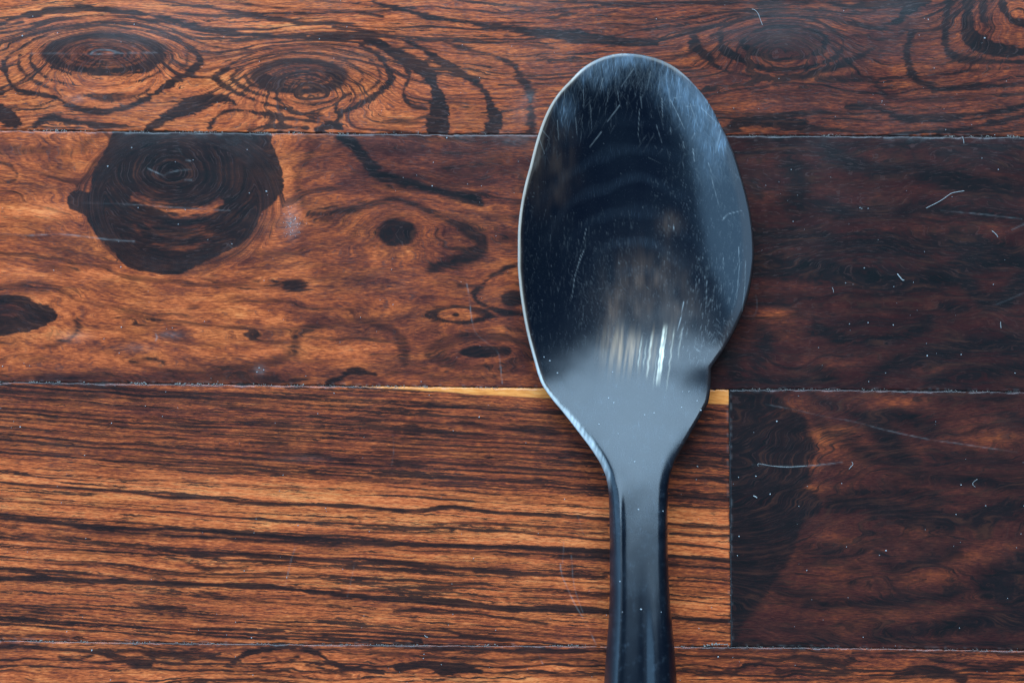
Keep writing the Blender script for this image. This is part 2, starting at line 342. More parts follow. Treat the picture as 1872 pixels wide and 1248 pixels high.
def dark_bottom(F):
    s = F.stroke
    s([(425,1210,7),(450,1196,7),(487,1186,7),(525,1184,8),(560,1188,8),(590,1200,9),(610,1212,10),(656,1222,6),(700,1228,4)], .95, 2.5)
    s([(0,1180,7),(70,1182,8),(130,1188,6),(240,1190,6),(320,1196,8),(400,1194,6)], .8, 3); s([(110,1200,8),(140,1205,8),(170,1196,5)], .7, 4)
    s([(170,1190,6),(210,1200,7),(262,1212,9),(280,1206,5)], .85, 3); s([(340,1205,6),(375,1200,8),(440,1206,6)], .8, 3); s([(470,1196,4),(520,1208,8),(545,1200,6)], .75, 4)
    s([(560,1216,6),(590,1222,6),(640,1235,5)], .7, 3); s([(730,1218,9),(790,1215,10),(810,1224,14),(850,1222,8),(880,1228,5)], .95, 3)
    s([(640,1190,4),(760,1198,5),(860,1205,5),(990,1204,5),(1100,1208,5)], .7, 3); s([(700,1180,3),(900,1188,5),(1110,1190,5)], .8, 2)
    s([(900,1232,5),(960,1228,6),(1040,1234,5),(1110,1232,4)], .6, 3)
    s([(1240,1198,4),(1330,1200,5),(1420,1206,6),(1480,1202,10),(1530,1212,9),(1560,1206,6)], .75, 3)
    s([(1250,1225,5),(1320,1232,9),(1370,1218,7),(1400,1208,5)], .7, 3); s([(1420,1226,6),(1500,1230,8),(1560,1226,6)], .7, 3)
    s([(1640,1232,8),(1690,1222,12),(1730,1230,10),(1760,1240,10)], .85, 4); s([(1700,1205,5),(1800,1218,7),(1872,1214,6)], .7, 3)
    s([(1560,1192,3),(1700,1192,4),(1872,1196,4)], .7, 2); s([(1240,1188,3),(1420,1190,4),(1500,1190,3)], .6, 2)

def tone_blobs(X, Y, lst):
    t = np.zeros(X.shape, np.float32)
    for (x, y, rx, ry, a) in lst:
        q = ((X - x) / rx) ** 2 + ((Y - y) / ry) ** 2
        t += a * np.exp(-q)
    return t

def bump(X, Y, cx, cy, rx, ry, A):
    return A * np.exp(-(((X - cx) / rx) ** 2 + ((Y - cy) / ry) ** 2))

SCR = [   # pale hairline scratches in the finish (x, y) polylines, width, strength
    ([(853,518),(858,545),(862,582),(868,605),(878,617),(898,632),(911,646),(915,670),(918,700)], .8, .55),
    ([(1025,1030),(1027,1050),(1040,1080),(1050,1102),(1072,1140),(1090,1178)], .8, .5),
    ([(1045,1015),(1047,1050),(1052,1080),(1066,1120)], .6, .35), ([(1030,990),(1029,1030)], .5, .3),
    ([(540,1000),(533,1020),(527,1045),(521,1072)], .6, .4), ([(652,1010),(644,1050),(635,1090)], .5, .3),
    ([(1056,940),(1066,975)], .6, .4), ([(984,1195),(992,1212)], .7, .5),
    ([(0,426),(30,429),(60,430),(110,428),(160,433),(200,438),(245,441)], 1.0, .55),
    ([(150,371),(200,372),(260,375),(330,380),(420,385)], .7, .35), ([(0,372),(60,372),(120,374)], .7, -.8),
    ([(1400,739),(1450,748),(1512,762),(1560,770),(1620,786),(1700,803),(1750,810),(1810,819),(1860,826)], .8, .36),
    ([(1720,385),(1800,392),(1832,396),(1868,400)], .8, .35), ([(1375,849),(1400,851),(1440,853),(1480,851),(1520,847),(1540,844)], .8, .55),
    ([(270,308),(285,315),(300,321),(305,317),(325,312),(350,310)], .9, .6), ([(325,270),(333,283)], .6, .3),
    ([(338,329),(350,329)], 1.2, .7), ([(340,293),(348,294)], 1.1, .6), ([(55,98),(110,98),(180,99),(240,97),(288,97)], .8, .5),
    ([(165,100),(172,94),(185,91),(205,93),(218,97)], 1.0, .7), ([(415,446),(424,452)], 1.3, .8),
    ([(284,610),(287,616),(284,622)], 1.1, .6), ([(1850,420),(1872,410)], .8, .3), ([(1813,560),(1850,545),(1872,535)], .8, .2),
    ([(1358,577),(1378,577),(1384,560),(1382,540)], .7, .35), ([(718,795),(720,820),(716,850)], .6, .25),
]
HAZE = [(133,615,26,10,.3),(142,180,16,7,.45),(310,612,22,6,.35),(250,635,30,8,.2),(533,400,15,26,.5),(535,420,9,14,.3),(968,178,10,10,.45),(955,205,26,24,.22),(940,255,30,12,.25),(475,676,9,8,.5),(1310,625,1,1,0),(560,838,40,6,.12)]

LINES = dict(top=(130, (-60, 330), 1.7, .9, .95), rows=(175, (560, 1240), 1.75, 1.0, 1.05), bottom=(60, (1130, 1300), 1.8, .9, .9), middle=(95, (40, 760), 3.2, .6, .8), lower_right=(30, (560, 1120), 4.0, .45, .7))
def grain_lines(kind, X, Y, P, D):
    """dark growth lines that follow the flow of the grain, each waxing, waning and breaking off"""
    if kind not in LINES: return D
    n, (p0, p1), w0, a0, cov = LINES[kind]
    rg = np.random.RandomState(hash_seed(kind) + 3)
    gy, gx = np.gradient(P); ys = np.maximum(np.gradient(Y, axis=0), .5); xs = np.maximum(np.gradient(X, axis=1), .5)
    G = np.clip(np.hypot(gy / ys, gx / xs), .35, 8)
    wob = fbm(X / 70, Y / 14, 66, 3) * (2.6 if kind == 'rows' else 3.6)
    Pw = P + wob
    out = D.copy()
    dens = {'rows': lambda p: 1.25 if p < 842 else (.72 if p < 900 else .98)}.get(kind, lambda p: 1)
    for k in range(n):
        pk = rg.uniform(p0, p1); w = w0 * (.35 + 1.1 * rg.rand() ** 1.6); a = a0 * (.45 + .55 * rg.rand())
        ln = rg.uniform(90, 260) * (2.2 if kind == 'rows' else 1.3); thr = rg.uniform(.30, .55) / cov / dens(pk)
        m = np.abs(Pw - pk) < w * 2 * 8
        if not m.any(): continue
        x, y = X[m], Y[m]
        d = np.abs(Pw[m] - pk) / G[m]
        pres = sst(thr - .05, thr + .12, vn(x / ln, y / 60 + k * 7.3, 50 + k))
        ww = w * (.45 + .9 * vn(x / 42, y / 20, 120 + k)) * pres
        out[m] = np.maximum(out[m], a * pres * sst(ww + 1.2, ww - 1.2, d))
    return out

def wood_fields(kind, X, Y):
    F = Field(X, Y)
    wav = fbm(X / 170, Y / 38, 3, 3)
    if kind == 'top':
        dark_top(F)
        P = Y * 0.9 + wav * 26 + bump(X, Y, 190, 100, 120, 62, 120) + bump(X, Y, 560, 145, 130, 60, 110) + bump(X, Y, 1431, 80, 110, 55, 90) + bump(X, Y, 1860, -10, 90, 110, 130) + 0.02 * X
        T = .66 - .29 * sst(500, 1500, X) + tone_blobs(X, Y, [(560,50,120,12,.2),(120,20,150,14,.22),(420,150,60,20,.15),(240,150,70,14,.15),(900,100,90,40,.05),(1100,20,200,20,.0),(1650,130,40,30,.12),(1860,20,30,25,.2),(1480,45,60,14,.08),(190,100,95,30,-.18),(548,140,70,26,-.12),(1431,78,80,30,-.25),(1380,200,90,14,.12),(1500,180,160,40,-.12),(1600,90,80,40,-.15)])
        L = np.full(X.shape, 1.0, np.float32)
    elif kind == 'middle':
        dark_middle(F)
        r = sst(960, 1300, X)
        P = Y * 0.9 + wav * 60 - 0.18 * X * sst(100, 500, X) * (1 - r) * .5 + bump(X, Y, 320, 350, 190, 150, -150) + bump(X, Y, 725, 426, 75, 52, 60) + bump(X, Y, 837, 575, 70, 34, 34) + bump(X, Y, 940, 545, 60, 50, 40) + bump(X, Y, 1585, 476, 110, 50, 50) + bump(X, Y, 880, 643, 80, 40, 30) + bump(X, Y, 20, 575, 130, 60, 60)
        km = sst(1.12, .8, np.hypot((X - 330) / 172, (Y - 362) / 132))
        P = P * (1 - km) + (420 + 1.1 * np.hypot((X - 315) / 1.45, Y - 312) + wav * 16) * km
        T = .53 - .12 * sst(520, 700, X) - .36 * r + fbm(X / 150, Y / 60, 31, 3) * .35 + fbm(X / 60, P / 16, 33, 3) * .35 + tone_blobs(X, Y, [(320,350,150,120,-.25),(322,382,80,14,.35),(320,450,70,10,.15),(60,390,90,14,.25),(60,500,160,16,.2),(520,330,30,60,.2),(725,426,75,52,.12),(725,426,30,20,-.5),(837,575,60,25,.15),(430,560,140,50,.1),(120,300,80,30,.1),(640,640,60,25,.15),(940,490,40,20,.2),(700,300,150,60,-.14),(650,340,70,30,-.06),(880,300,120,60,-.12),(60,610,200,80,.04),(1420,577,60,14,.40),(1450,520,90,12,.16),(1550,660,150,18,.12),(1700,540,120,14,.1),(1690,420,100,14,.08),(1600,350,160,30,.04),(1700,672,40,8,.3),(1586,478,12,6,.2),(16,568,34,12,-.3),(250,690,400,20,-.2),(900,600,60,60,.08),(950,650,40,50,-.1)])
        L = (.45 + .2 * fbm(X / 300, Y / 100, 5, 2)) * (1 - .35 * r) + bump(X, Y, 320, 400, 120, 70, .3)
    elif kind == 'rows':
        dark_rows(F)
        P = Y - 0.064 * X - 2.5 * np.sin(X / 210) + wav * 8 + fbm(X / 60, Y / 20, 9, 2) * 3 + bump(X, Y, 360, 1045, 110, 14, -7)
        Q = P + 0 * X
        T = np.interp(Q, [690, 720, 800, 836, 862, 874, 885, 893, 925, 940, 946, 985, 1000, 1040, 1060, 1100, 1170], [.54, .51, .52, .60, .76, .82, .70, .72, .82, .70, .60, .66, .74, .70, .64, .62, .66]).astype(np.float32)
        T += fbm(X / 260, Y / 16, 22, 3) * .3
        T -= .13 * sst(1180, 1240, X) * sst(900, 720, Y)
        L = np.interp(Q, [690, 835, 855, 880, 940, 1170], [1.3, 1.2, .75, 1.1, 1.3, 1.4]).astype(np.float32)
    elif kind == 'lower_right':
        dark_lower_right(F)
        P = Y * 0.9 + wav * 60 + 0.12 * (X - 1500) * sst(1100, 900, Y) - 0.2 * (X - 1500) * sst(950, 1100, Y)
        P = P + bump(X, Y, 1340, 860, 130, 170, -120)
        T = .22 + fbm(X / 140, Y / 50, 41, 3) * .34 + tone_blobs(X, Y, [(1440,748,26,16,.3),(1500,800,40,30,.28),(1485,850,20,14,.3),(1480,893,26,14,.32),(1560,785,50,8,.22),(1640,735,50,12,.32),(1550,830,90,30,.16),(1790,800,60,20,.18),(1760,1015,60,14,.25),(1840,1000,50,12,.25),(1700,1050,50,20,.22),(1600,1120,80,14,.18),(1560,980,120,16,.14),(1390,860,60,150,-.1),(1620,860,80,14,.1),(1520,1060,80,30,.02)])
        L = np.full(X.shape, .4, np.float32)
    elif kind == 'bottom':
        dark_bottom(F)
        P = Y - 0.01 * X + wav * 26 + fbm(X / 45, Y / 18, 9, 2) * 7
        T = .62 + .12 * sst(1215, 1245, Y) + fbm(X / 200, Y / 18, 25, 3) * .35 - .14 * sst(1230, 1420, X)
        L = np.full(X.shape, .75, np.float32)
    else:
        P = Y + wav * 40; T = .6 + fbm(X / 200, Y / 40, 51, 3) * .5; L = np.full(X.shape, .7, np.float32)
    D = F.v
    D = grain_lines(kind, X, Y, P, D)
    if kind == 'middle': D = D + .36 * r * (1 - D)
    if kind == 'lower_right': D = D + .36 * (1 - D)
    W = np.zeros(X.shape, np.float32)
    if kind == 'rows':          # strip of pale sapwood along the upper right edge
        top = seam2(X)
        low = np.interp(X, [630, 700, 800, 860, 900, 980, 1100, 1340], [704, 709, 715, 720, 722, 726.5, 731, 739]) + F.n * .15
        W = sst(1.2, -1.2, Y - low) * sst(630, 680, X)
    Sx = np.zeros(X.shape, np.float32)
    for pts, w, a in SCR:
        xs = [p[0] for p in pts]; ys = [p[1] for p in pts]
        m = F.sub(min(xs) - 5, max(xs) + 5, min(ys) - 5, max(ys) + 5)
        if not m.any(): continue
        d, _ = polydist(X[m], Y[m], smooth_line([(x, y, 1) for x, y in pts], 3))
        k = abs(a) * .34 * sst(w + 1.1, w - .7, d) * (0.2 + 1.2 * vn(X[m] / 6, Y[m] / 6, 77)) * (.25 + .75 * sst(.3, .6, vn(X[m] / 26, Y[m] / 26, 78)))
        if a > 0: Sx[m] = np.maximum(Sx[m], k)
        else: D[m] = np.maximum(D[m], k)
    hz = tone_blobs(X, Y, HAZE) * (0.4 + 1.2 * vn(X / 5, Y / 3, 71))
    Sx = np.maximum(Sx, hz * .24)
    return dict(dark=D, tone=T, flow=P, line=L, sap=W, scratch=Sx)

# ------------------------------------------------------------------ materials
class N:
    def __init__(s, name):
        s.m = bpy.data.materials.new(name); s.m.use_nodes = True
        s.t = s.m.node_tree; s.t.nodes.clear()
        s.out = s.t.nodes.new('ShaderNodeOutputMaterial')
    def new(s, typ, **kw):
        n = s.t.nodes.new(typ)
        for k, v in kw.items(): setattr(n, k, v)
        return n
    def link(s, a, b): s.t.links.new(a, b)
    def put(s, sock, v):
        if isinstance(v, (int, float)): sock.default_value = v
        elif isinstance(v, tuple): sock.default_value = v if len(v) == len(sock.default_value) else (*v, 1)
        else: s.link(v, sock)
    def math(s, op, a, b=0.0, c=None, clamp=False):
        n = s.new('ShaderNodeMath', operation=op, use_clamp=clamp)
        s.put(n.inputs[0], a); s.put(n.inputs[1], b)
        if c is not None: s.put(n.inputs[2], c)
        return n.outputs[0]
    def add(s, a, b): return s.math('ADD', a, b)
    def mul(s, a, b): return s.math('MULTIPLY', a, b)
    def mad(s, a, b, c): return s.math('MULTIPLY_ADD', a, b, c)
    def attr(s, name):
        n = s.new('ShaderNodeAttribute', attribute_name=name); return n.outputs['Fac']
    def xyz(s, x, y, z=0.0):
        n = s.new('ShaderNodeCombineXYZ')
        s.put(n.inputs[0], x); s.put(n.inputs[1], y); s.put(n.inputs[2], z); return n.outputs[0]
    def noise(s, vec, scale=1.0, detail=2.0, rough=.5):
        n = s.new('ShaderNodeTexNoise'); s.put(n.inputs['Vector'], vec)
        n.inputs['Scale'].default_value = scale; n.inputs['Detail'].default_value = detail; n.inputs['Roughness'].default_value = rough
        return n.outputs['Fac']
    def smooth(s, v, lo, hi, a=0.0, b=1.0):
        n = s.new('ShaderNodeMapRange', interpolation_type='SMOOTHSTEP')
        s.put(n.inputs['Value'], v); s.put(n.inputs['From Min'], lo); s.put(n.inputs['From Max'], hi); s.put(n.inputs['To Min'], a); s.put(n.inputs['To Max'], b)
        return n.outputs[0]
    def mix(s, f, a, b, mode='MIX'):
        n = s.new('ShaderNodeMix', data_type='RGBA', blend_type=mode)
        s.put(n.inputs[0], f); s.put(n.inputs[6], a); s.put(n.inputs[7], b); return n.outputs[2]
    def ramp(s, f, stops):
        n = s.new('ShaderNodeValToRGB'); s.put(n.inputs[0], f)
        e = n.color_ramp.elements
        while len(e) < len(stops): e.new(0.5)
        for i, (p, c) in enumerate(stops): e[i].position = p; e[i].color = (*c, 1)
        return n.outputs[0]
    def bsdf(s, **kw):
        n = s.new('ShaderNodeBsdfPrincipled')
        for k, v in kw.items(): s.put(n.inputs[k.replace('_', ' ')], v)
        s.link(n.outputs[0], s.out.inputs[0]); return n
    def bump(s, h, dist, strength=1.0):
        n = s.new('ShaderNodeBump'); s.put(n.inputs['Height'], h); n.inputs['Distance'].default_value = dist; n.inputs['Strength'].default_value = strength
        return n.outputs[0]

WOODRAMP = [(0.0, (.040, .012, .012)), (.24, (.085, .022, .017)), (.44, (.21, .044, .022)), (.60, (.42, .082, .026)), (.78, (.72, .150, .044)), (1.0, (.95, .265, .082))]

def wood_material(name, ls=9.0, lk=1.0, seed=0.0, fibx=1.0, satur=1.0, porek=.55, mottk=.30):
    n = N(name)
    geo = n.new('ShaderNodeNewGeometry')
    sep = n.new('ShaderNodeSeparateXYZ'); n.link(geo.outputs['Position'], sep.inputs[0])
    X = n.mul(sep.outputs[0], 1 / S); Yp = n.mul(sep.outputs[1], 1 / S)
    P = n.attr('flow'); D = n.attr('dark'); T = n.attr('tone'); L = n.attr('line'); Wd = n.attr('sap'); Sc = n.attr('scratch')
    # flow lines, fibres, pores: noise stretched along the grain
    jit = n.mad(n.noise(n.xyz(n.mul(X, 1 / 14), n.mul(Yp, 1 / 9), seed + 3), 1, 2), 5.0, -2.5)
    Pj = n.add(P, jit)
    lines = n.noise(n.xyz(n.mul(X, 1 / (300 * fibx)), n.mul(Pj, 1 / ls), seed), 1, 2.5, .6)
    lines = n.math('SUBTRACT', lines, .5)
    lines2 = n.math('SUBTRACT', n.noise(n.xyz(n.mul(X, 1 / (110 * fibx)), n.mul(Pj, 1 / (ls * .42)), seed + 9), 1, 2, .6), .5)
    fib = n.math('SUBTRACT', n.noise(n.xyz(n.mul(X, 1 / 34), n.mul(Pj, 1 / 3.4), seed + 5), 1, 3, .6), .5)
    fine = n.math('SUBTRACT', n.noise(n.xyz(n.mul(X, 1 / 13), n.mul(n.add(Yp, n.mul(jit, .4)), 1 / 2.1), seed + 7), 1, 2, .6), .5)
    mott = n.math('SUBTRACT', n.noise(n.xyz(n.mul(X, 1 / 70), n.mul(Yp, 1 / 26), seed + 2), 1, 3, .6), .5)
    t = n.add(T, n.mul(n.mul(lines, L), .9 * lk))
    t = n.add(t, n.mul(n.mul(lines2, n.add(L, .25)), .55))
    t = n.mad(fib, .66, t); t = n.mad(fine, .85, t); t = n.mad(mott, mottk, t)
    col = n.ramp(t, WOODRAMP)
    # slight hue drift: golden here, crimson there
    hue = n.smooth(n.noise(n.xyz(n.mul(X, 1 / 120), n.mul(Yp, 1 / 30), seed + 13), 1, 3), .4, .65)
    col = n.mix(n.mul(hue, .16), col, n.mix(1.0, col, (.72, 1.25, 1.0), 'MULTIPLY'))
    brk = n.smooth(n.noise(n.xyz(n.mul(X, 1 / 130), n.mul(Pj, 1 / 26), seed + 40), 1, 2), .36, .60)
    lm = n.smooth(n.mad(fib, .35, lines), .02, .15); lm2 = n.smooth(n.mad(fib, .3, lines2), .04, .17)
    dk = n.add(D, n.mul(n.mul(n.mul(lm, L), n.mad(brk, .7, .3)), .78 * lk)); dk = n.add(dk, n.mul(n.mul(lm2, n.add(L, .1)), .34))
    dk = n.math('SUBTRACT', dk, n.mul(n.smooth(lines2, -.03, -.15), .22)); dk = n.mad(fib, .95, dk); dk = n.mad(fine, .45, dk)
    dk = n.smooth(dk, .16, .86)
    dcol = n.ramp(n.mad(lines2, 1.6, n.mad(lines, 1.4, n.mad(mott, 1.0, .45))), [(.2, (.007, .009, .010)), (.55, (.014, .011, .012)), (.95, (.055, .022, .016))])
    col = n.mix(n.mul(dk, .95), col, dcol)
    pore = n.noise(n.xyz(n.mul(X, 1 / 19), n.mul(Pj, 1 / 2.0), seed + 21), 1, 1.5, .5)
    pore = n.smooth(pore, .585, .68)
    col = n.mix(n.mul(pore, porek), col, (.05, .012, .008))
    sapc = n.ramp(n.mad(fib, 1.2, .5), [(.2, (.55, .15, .035)), (.5, (.95, .30, .065)), (.85, (1.0, .42, .12))])
    col = n.mix(Wd, col, sapc)
    col = n.mix(n.math('MINIMUM', n.math('MAXIMUM', Sc, 0.0), .85), col, (.50, .48, .46))
    h = n.mad(fine, .5, n.mad(fib, .6, n.mul(pore, -.22))); h = n.mad(Sc, -.6, h)
    smudge = n.noise(n.xyz(n.mul(X, 1 / 160), n.mul(Yp, 1 / 160), seed + 31), 1, 4, .6)
    rough = n.mad(smudge, .16, .13); rough = n.mad(pore, .12, rough)
    b = n.bsdf(Base_Color=col, Roughness=rough, IOR=1.5)
    n.put(b.inputs['Specular IOR Level'], n.mad(smudge, .4, .16))
    n.link(n.bump(h, .000014, .7), b.inputs['Normal'])
    return n.m

def plain_material(name, color, rough=.6, vary=.25, scale=300.0, **kw):
    n = N(name)
    tc = n.new('ShaderNodeTexCoord')
    f = n.noise(tc.outputs['Object'], scale, 4, .6)
    col = n.mix(f, tuple(c * (1 - vary) for c in color), tuple(min(1, c * (1 + vary)) for c in color))
    b = n.bsdf(Base_Color=col, Roughness=rough)
    for k, v in kw.items(): n.put(b.inputs[k.replace('_', ' ')], v)
    return n.m

# ------------------------------------------------------------------ mesh helpers
def mesh_obj(name, co, faces, mat, parent=None, attrs=None, smooth=True, loc=None):
    me = bpy.data.meshes.new(name)
    co = np.asarray(co, np.float32)
    if loc is not None: co = co - np.array(loc, np.float32)
    nv = len(co)
    me.vertices.add(nv); me.vertices.foreach_set('co', co.ravel())
    tot = sum(f.shape[0] * f.shape[1] for f in faces); npoly = sum(f.shape[0] for f in faces)
    me.loops.add(tot); me.polygons.add(npoly)
    me.loops.foreach_set('vertex_index', np.concatenate([f.ravel() for f in faces]).astype(np.int32))
    lens = np.concatenate([np.full(f.shape[0], f.shape[1]) for f in faces])
    st = np.concatenate([[0], np.cumsum(lens)[:-1]]).astype(np.int32)
    me.polygons.foreach_set('loop_start', st)
    if smooth: me.polygons.foreach_set('use_smooth', np.ones(npoly, bool))
    me.update(calc_edges=True); me.validate()
    for k, v in (attrs or {}).items():
        a = me.attributes.new(k, 'FLOAT', 'POINT'); a.data.foreach_set('value', np.asarray(v, np.float32).ravel())
    me.materials.append(mat)
    o = bpy.data.objects.new(name, me); COL.objects.link(o)
    if parent is not None: o.parent = parent
    if loc is not None: o.location = loc
    return o

def empty(name, loc, label, cat, group=None):
    o = bpy.data.objects.new(name, None); COL.objects.link(o); o.location = loc
    o.empty_display_size = 0.01
    o['label'] = label; o['category'] = cat
    if group: o['group'] = group
    return o

def grid_faces(nr, nc, off=0):
    i = np.arange(nr - 1)[:, None] * nc + np.arange(nc - 1)[None, :]
    i = i.ravel() + off
    return np.stack([i, i + nc, i + nc + 1, i + 1], 1)

# ------------------------------------------------------------------ tabletop
table = empty('wooden_tabletop', (0, 0, 0), 'dark reddish brown rosewood tabletop of fitted planks lying under the spoon', 'tabletop')

def axis(lo, hi, vlo, vhi, fine, coarse):
    a = []
    if lo < vlo: a += list(np.arange(lo, min(vlo, hi), coarse))
    a += list(np.arange(max(lo, vlo), min(hi, vhi), fine))
    if hi > vhi: a += list(np.arange(max(lo, vhi), hi, coarse))
    a.append(hi)
    a = np.array(a); keep = np.concatenate([[True], np.diff(a) > fine * .4]); a = a[keep]; a[-1] = hi
    return a

def make_plank(kind, mat, label, x0, x1, ytop, ybot, yn0, yn1, thick=200.0, fine=2.0):
    """ytop / ybot: edge curves, yn0 / yn1: nominal extents for row spacing; x0/x1 may be functions of y"""
    fx0 = x0 if callable(x0) else (lambda y: x0 + 0 * y)
    fx1 = x1 if callable(x1) else (lambda y: x1 + 0 * y)
    nx0, nx1 = float(np.mean(fx0(np.array([yn0, yn1])))), float(np.mean(fx1(np.array([yn0, yn1]))))
    us = axis(nx0, nx1, -16, 1890, fine, 24); vs = axis(yn0, yn1, -14, 1262, fine, 18)
    u = (us - nx0) / (nx1 - nx0); v = (vs - yn0) / (yn1 - yn0)
    U, V = np.meshgrid(u, v)
    Y = yn0 + V * (yn1 - yn0)
    XL, XR = fx0(Y), fx1(Y)
    X = XL + U * (XR - XL)
    yt, yb = ytop(X), ybot(X)
    # chipped, slightly ragged edges
    def rag(x, sd): return (vn(x / 5, x * 0, sd) - .5) * .9 + (vn(x / 23, x * 0, sd + 1) - .5) * 1.0 + np.clip(vn(x / 9, x * 0, sd + 2) - .8, 0, 1) * 8
    yt = yt + .55 + rag(X, hash_seed(kind)); yb = yb - .55 - rag(X, hash_seed(kind) + 5)
    Y = yt + V * (yb - yt)
    # edge wear
    de = np.minimum(Y - yt, yb - Y); dx = np.minimum(X - XL, XR - X)
    de = np.minimum(de, dx)
    Z = -1.5 * np.exp(-(de / 1.2) ** 2) * sst(.35, .8, vn(X / 17, Y / 17, 7)) - .6 * np.exp(-(de / 5.0)) * sst(.55, .9, vn(X / 14, Y / 14, 8)) + fbm(X / 260, Y / 90, 15, 2) * 2.0 - 0.8
    f = wood_fields(kind, X.astype(np.float32), Y.astype(np.float32))
    # grime and bruised fibre along the edges
    gr = np.exp(-(de / 2.2) ** 2) * (.25 + vn(X / 14, Y / 14, 61))
    f['dark'] = np.maximum(f['dark'], gr * .7)
    f['scratch'] = np.maximum(f['scratch'], np.exp(-((de - 2.5) / 1.6) ** 2) * np.clip(vn(X / 7, Y / 7, 65) - .55, 0, 1) * .25)
    nr, nc = X.shape
    top = np.stack([wx(X), wy(Y), Z * S], -1).reshape(-1, 3)
    faces = [grid_faces(nr, nc)]
    idx = np.arange(nr * nc).reshape(nr, nc)
    ring = np.concatenate([idx[0, :-1], idx[:-1, -1], idx[-1, :0:-1], idx[:0:-1, 0]])
    low = top[ring].copy(); low[:, 2] = -thick * S
    n0 = len(top); m = len(ring)
    a = ring; b = np.roll(ring, -1); c = n0 + (np.arange(m) + 1) % m; d = n0 + np.arange(m)
    side = np.stack([a, b, c, d], 1)
    co = np.concatenate([top, low])
    cen = len(co); co = np.concatenate([co, [[low[:, 0].mean(), low[:, 1].mean(), -thick * S]]])
    bot = np.stack([n0 + np.arange(m), n0 + (np.arange(m) + 1) % m, np.full(m, cen)], 1)
    at = {k: np.concatenate([v_.ravel(), np.full(m + 1, .3 if k == 'tone' else 0)]) for k, v_ in f.items()}
    o = mesh_obj('plank', co, [faces[0], side, bot], mat, table, at, True, (float(wx((nx0 + nx1) / 2)), float(wy((yn0 + yn1) / 2)), 0))
    if label: o['label'] = label
    return o

def hash_seed(k): return sum(ord(c) for c in k) % 50

m_top = wood_material('wood_eyed_figure', 7.0, 1.0, 1.0)
m_mid = wood_material('wood_knotty', 11, 1.0, 4.0, .6, 1, .45, .5)
m_row = wood_material('wood_straight_grain', 4.8, 1.0, 9.0, 1.6, 1, .6)
m_dark = wood_material('wood_dark', 11, 1.0, 14.0, .8, 1, .4, .5)
m_bot = wood_material('wood_wavy_grain', 6.0, 1.0, 19.0, .6, 1, .6)
c = lambda k: (lambda x: k + 0 * x)
make_plank('top', m_top, 'red brown plank with ringed eye figure across the top', -420, 2290, c(-222), seam1, -222, 240)
make_plank('middle', m_mid, 'knotty plank with one large black knot', -420, 2290, seam1, seam2, 240, 700)
make_plank('rows', m_row, 'straight grained orange and black striped plank with pale sapwood strip', -420, lambda y: vseam(y) - .6, seam2, seam3, 700, 1175)
make_plank('lower_right', m_dark, 'very dark brown plank beside the vertical joint', lambda y: vseam(y) + .8, 2290, seam2, seam3, 712, 1182)
make_plank('bottom', m_bot, 'plank with fine wavy grain along the bottom', -420, 2290, seam3, c(1640), 1176, 1640)
make_plank('outer_a', m_top, None, -420, 2290, c(-686), c(-222), -686, -222, fine=14)
make_plank('outer_b', m_row, None, -420, 2290, c(1640), c(2110), 1640, 2110, fine=14)
# board the planks are laid on, seen only as darkness in the joints
bw = np.array([[x, y, z] for z in (-.030, -.0202) for y in (wy(2110), wy(-686)) for x in (wx(-420), wx(2290))])
bf = np.array([[0, 2, 3, 1], [4, 5, 7, 6], [0, 1, 5, 4], [2, 6, 7, 3], [0, 4, 6, 2], [1, 3, 7, 5]])
mesh_obj('backing_board', bw, [bf], plain_material('backing_wood', (.03, .02, .016), .8), table, None, False)
# packed dirt a little below the surface of every joint
def joint_dirt():
    co = []; fc = []
    def run(px, py, nx, ny, z0):
        n = len(px); b = len(co)
        for i in range(n):
            w = 3.2
            for sgn, z in ((-1, z0 - 1.2), (0, z0 + (random.random() - .5) * 2.2), (1, z0 - 1.2)):
                co.append((wx(px[i] + nx * w * sgn), wy(py[i] + ny * w * sgn), z * S))
        for i in range(n - 1):
            a = b + i * 3
            for k in (0, 1): fc.append((a + k, a + k + 3, a + k + 4, a + k + 1))
    x = np.arange(-400, 2280, 4.0)
    for f in (seam1, seam2, seam3): run(x, f(x), 0, 1, -2.6)
    y = np.arange(712, 1186, 4.0); run(vseam(y), y, 1, 0, -2.2)
    o = mesh_obj('joint_dirt', co, [np.array(fc)], plain_material('packed_dirt', (.02, .018, .017), .9, .9, 1400), table, None, False)
    o['kind'] = 'stuff'
random.seed(3)
joint_dirt()

# crumbs of wax and plaster caught in the joints, and specks of dust: small faceted grains
def grains(name, items, mat, parent=None):
    base = np.array([(0, 0, 1), (.9, 0, .1), (.28, .86, 0), (-.73, .53, .1), (-.73, -.53, 0), (.28, -.86, .1), (0, 0, -.6)])
    tri = np.array([(0, 1, 2), (0, 2, 3), (0, 3, 4), (0, 4, 5), (0, 5, 1), (6, 2, 1), (6, 3, 2), (6, 4, 3), (6, 5, 4), (6, 1, 5)])
    co = []; fc = []
    for (x, y, z, rx, ry, rz, a) in items:
        p = base * (np.array([rx, ry, rz])) * (1 + (_rs.rand(7, 3) - .5) * .7)
        ca, sa = math.cos(a), math.sin(a)
        q = np.stack([x + p[:, 0] * ca - p[:, 1] * sa, y + p[:, 0] * sa + p[:, 1] * ca, z + p[:, 2]], 1)
        fc.append(tri + len(co) * 7)
        co.append(np.stack([wx(q[:, 0]), wy(q[:, 1]), q[:, 2] * S], 1))
    return mesh_obj(name, np.concatenate(co), [np.concatenate(fc)], mat, parent, None, False)
m_crumb = plain_material('pale_crumbs', (.30, .27, .235), .8, .5, 800)
cr = []
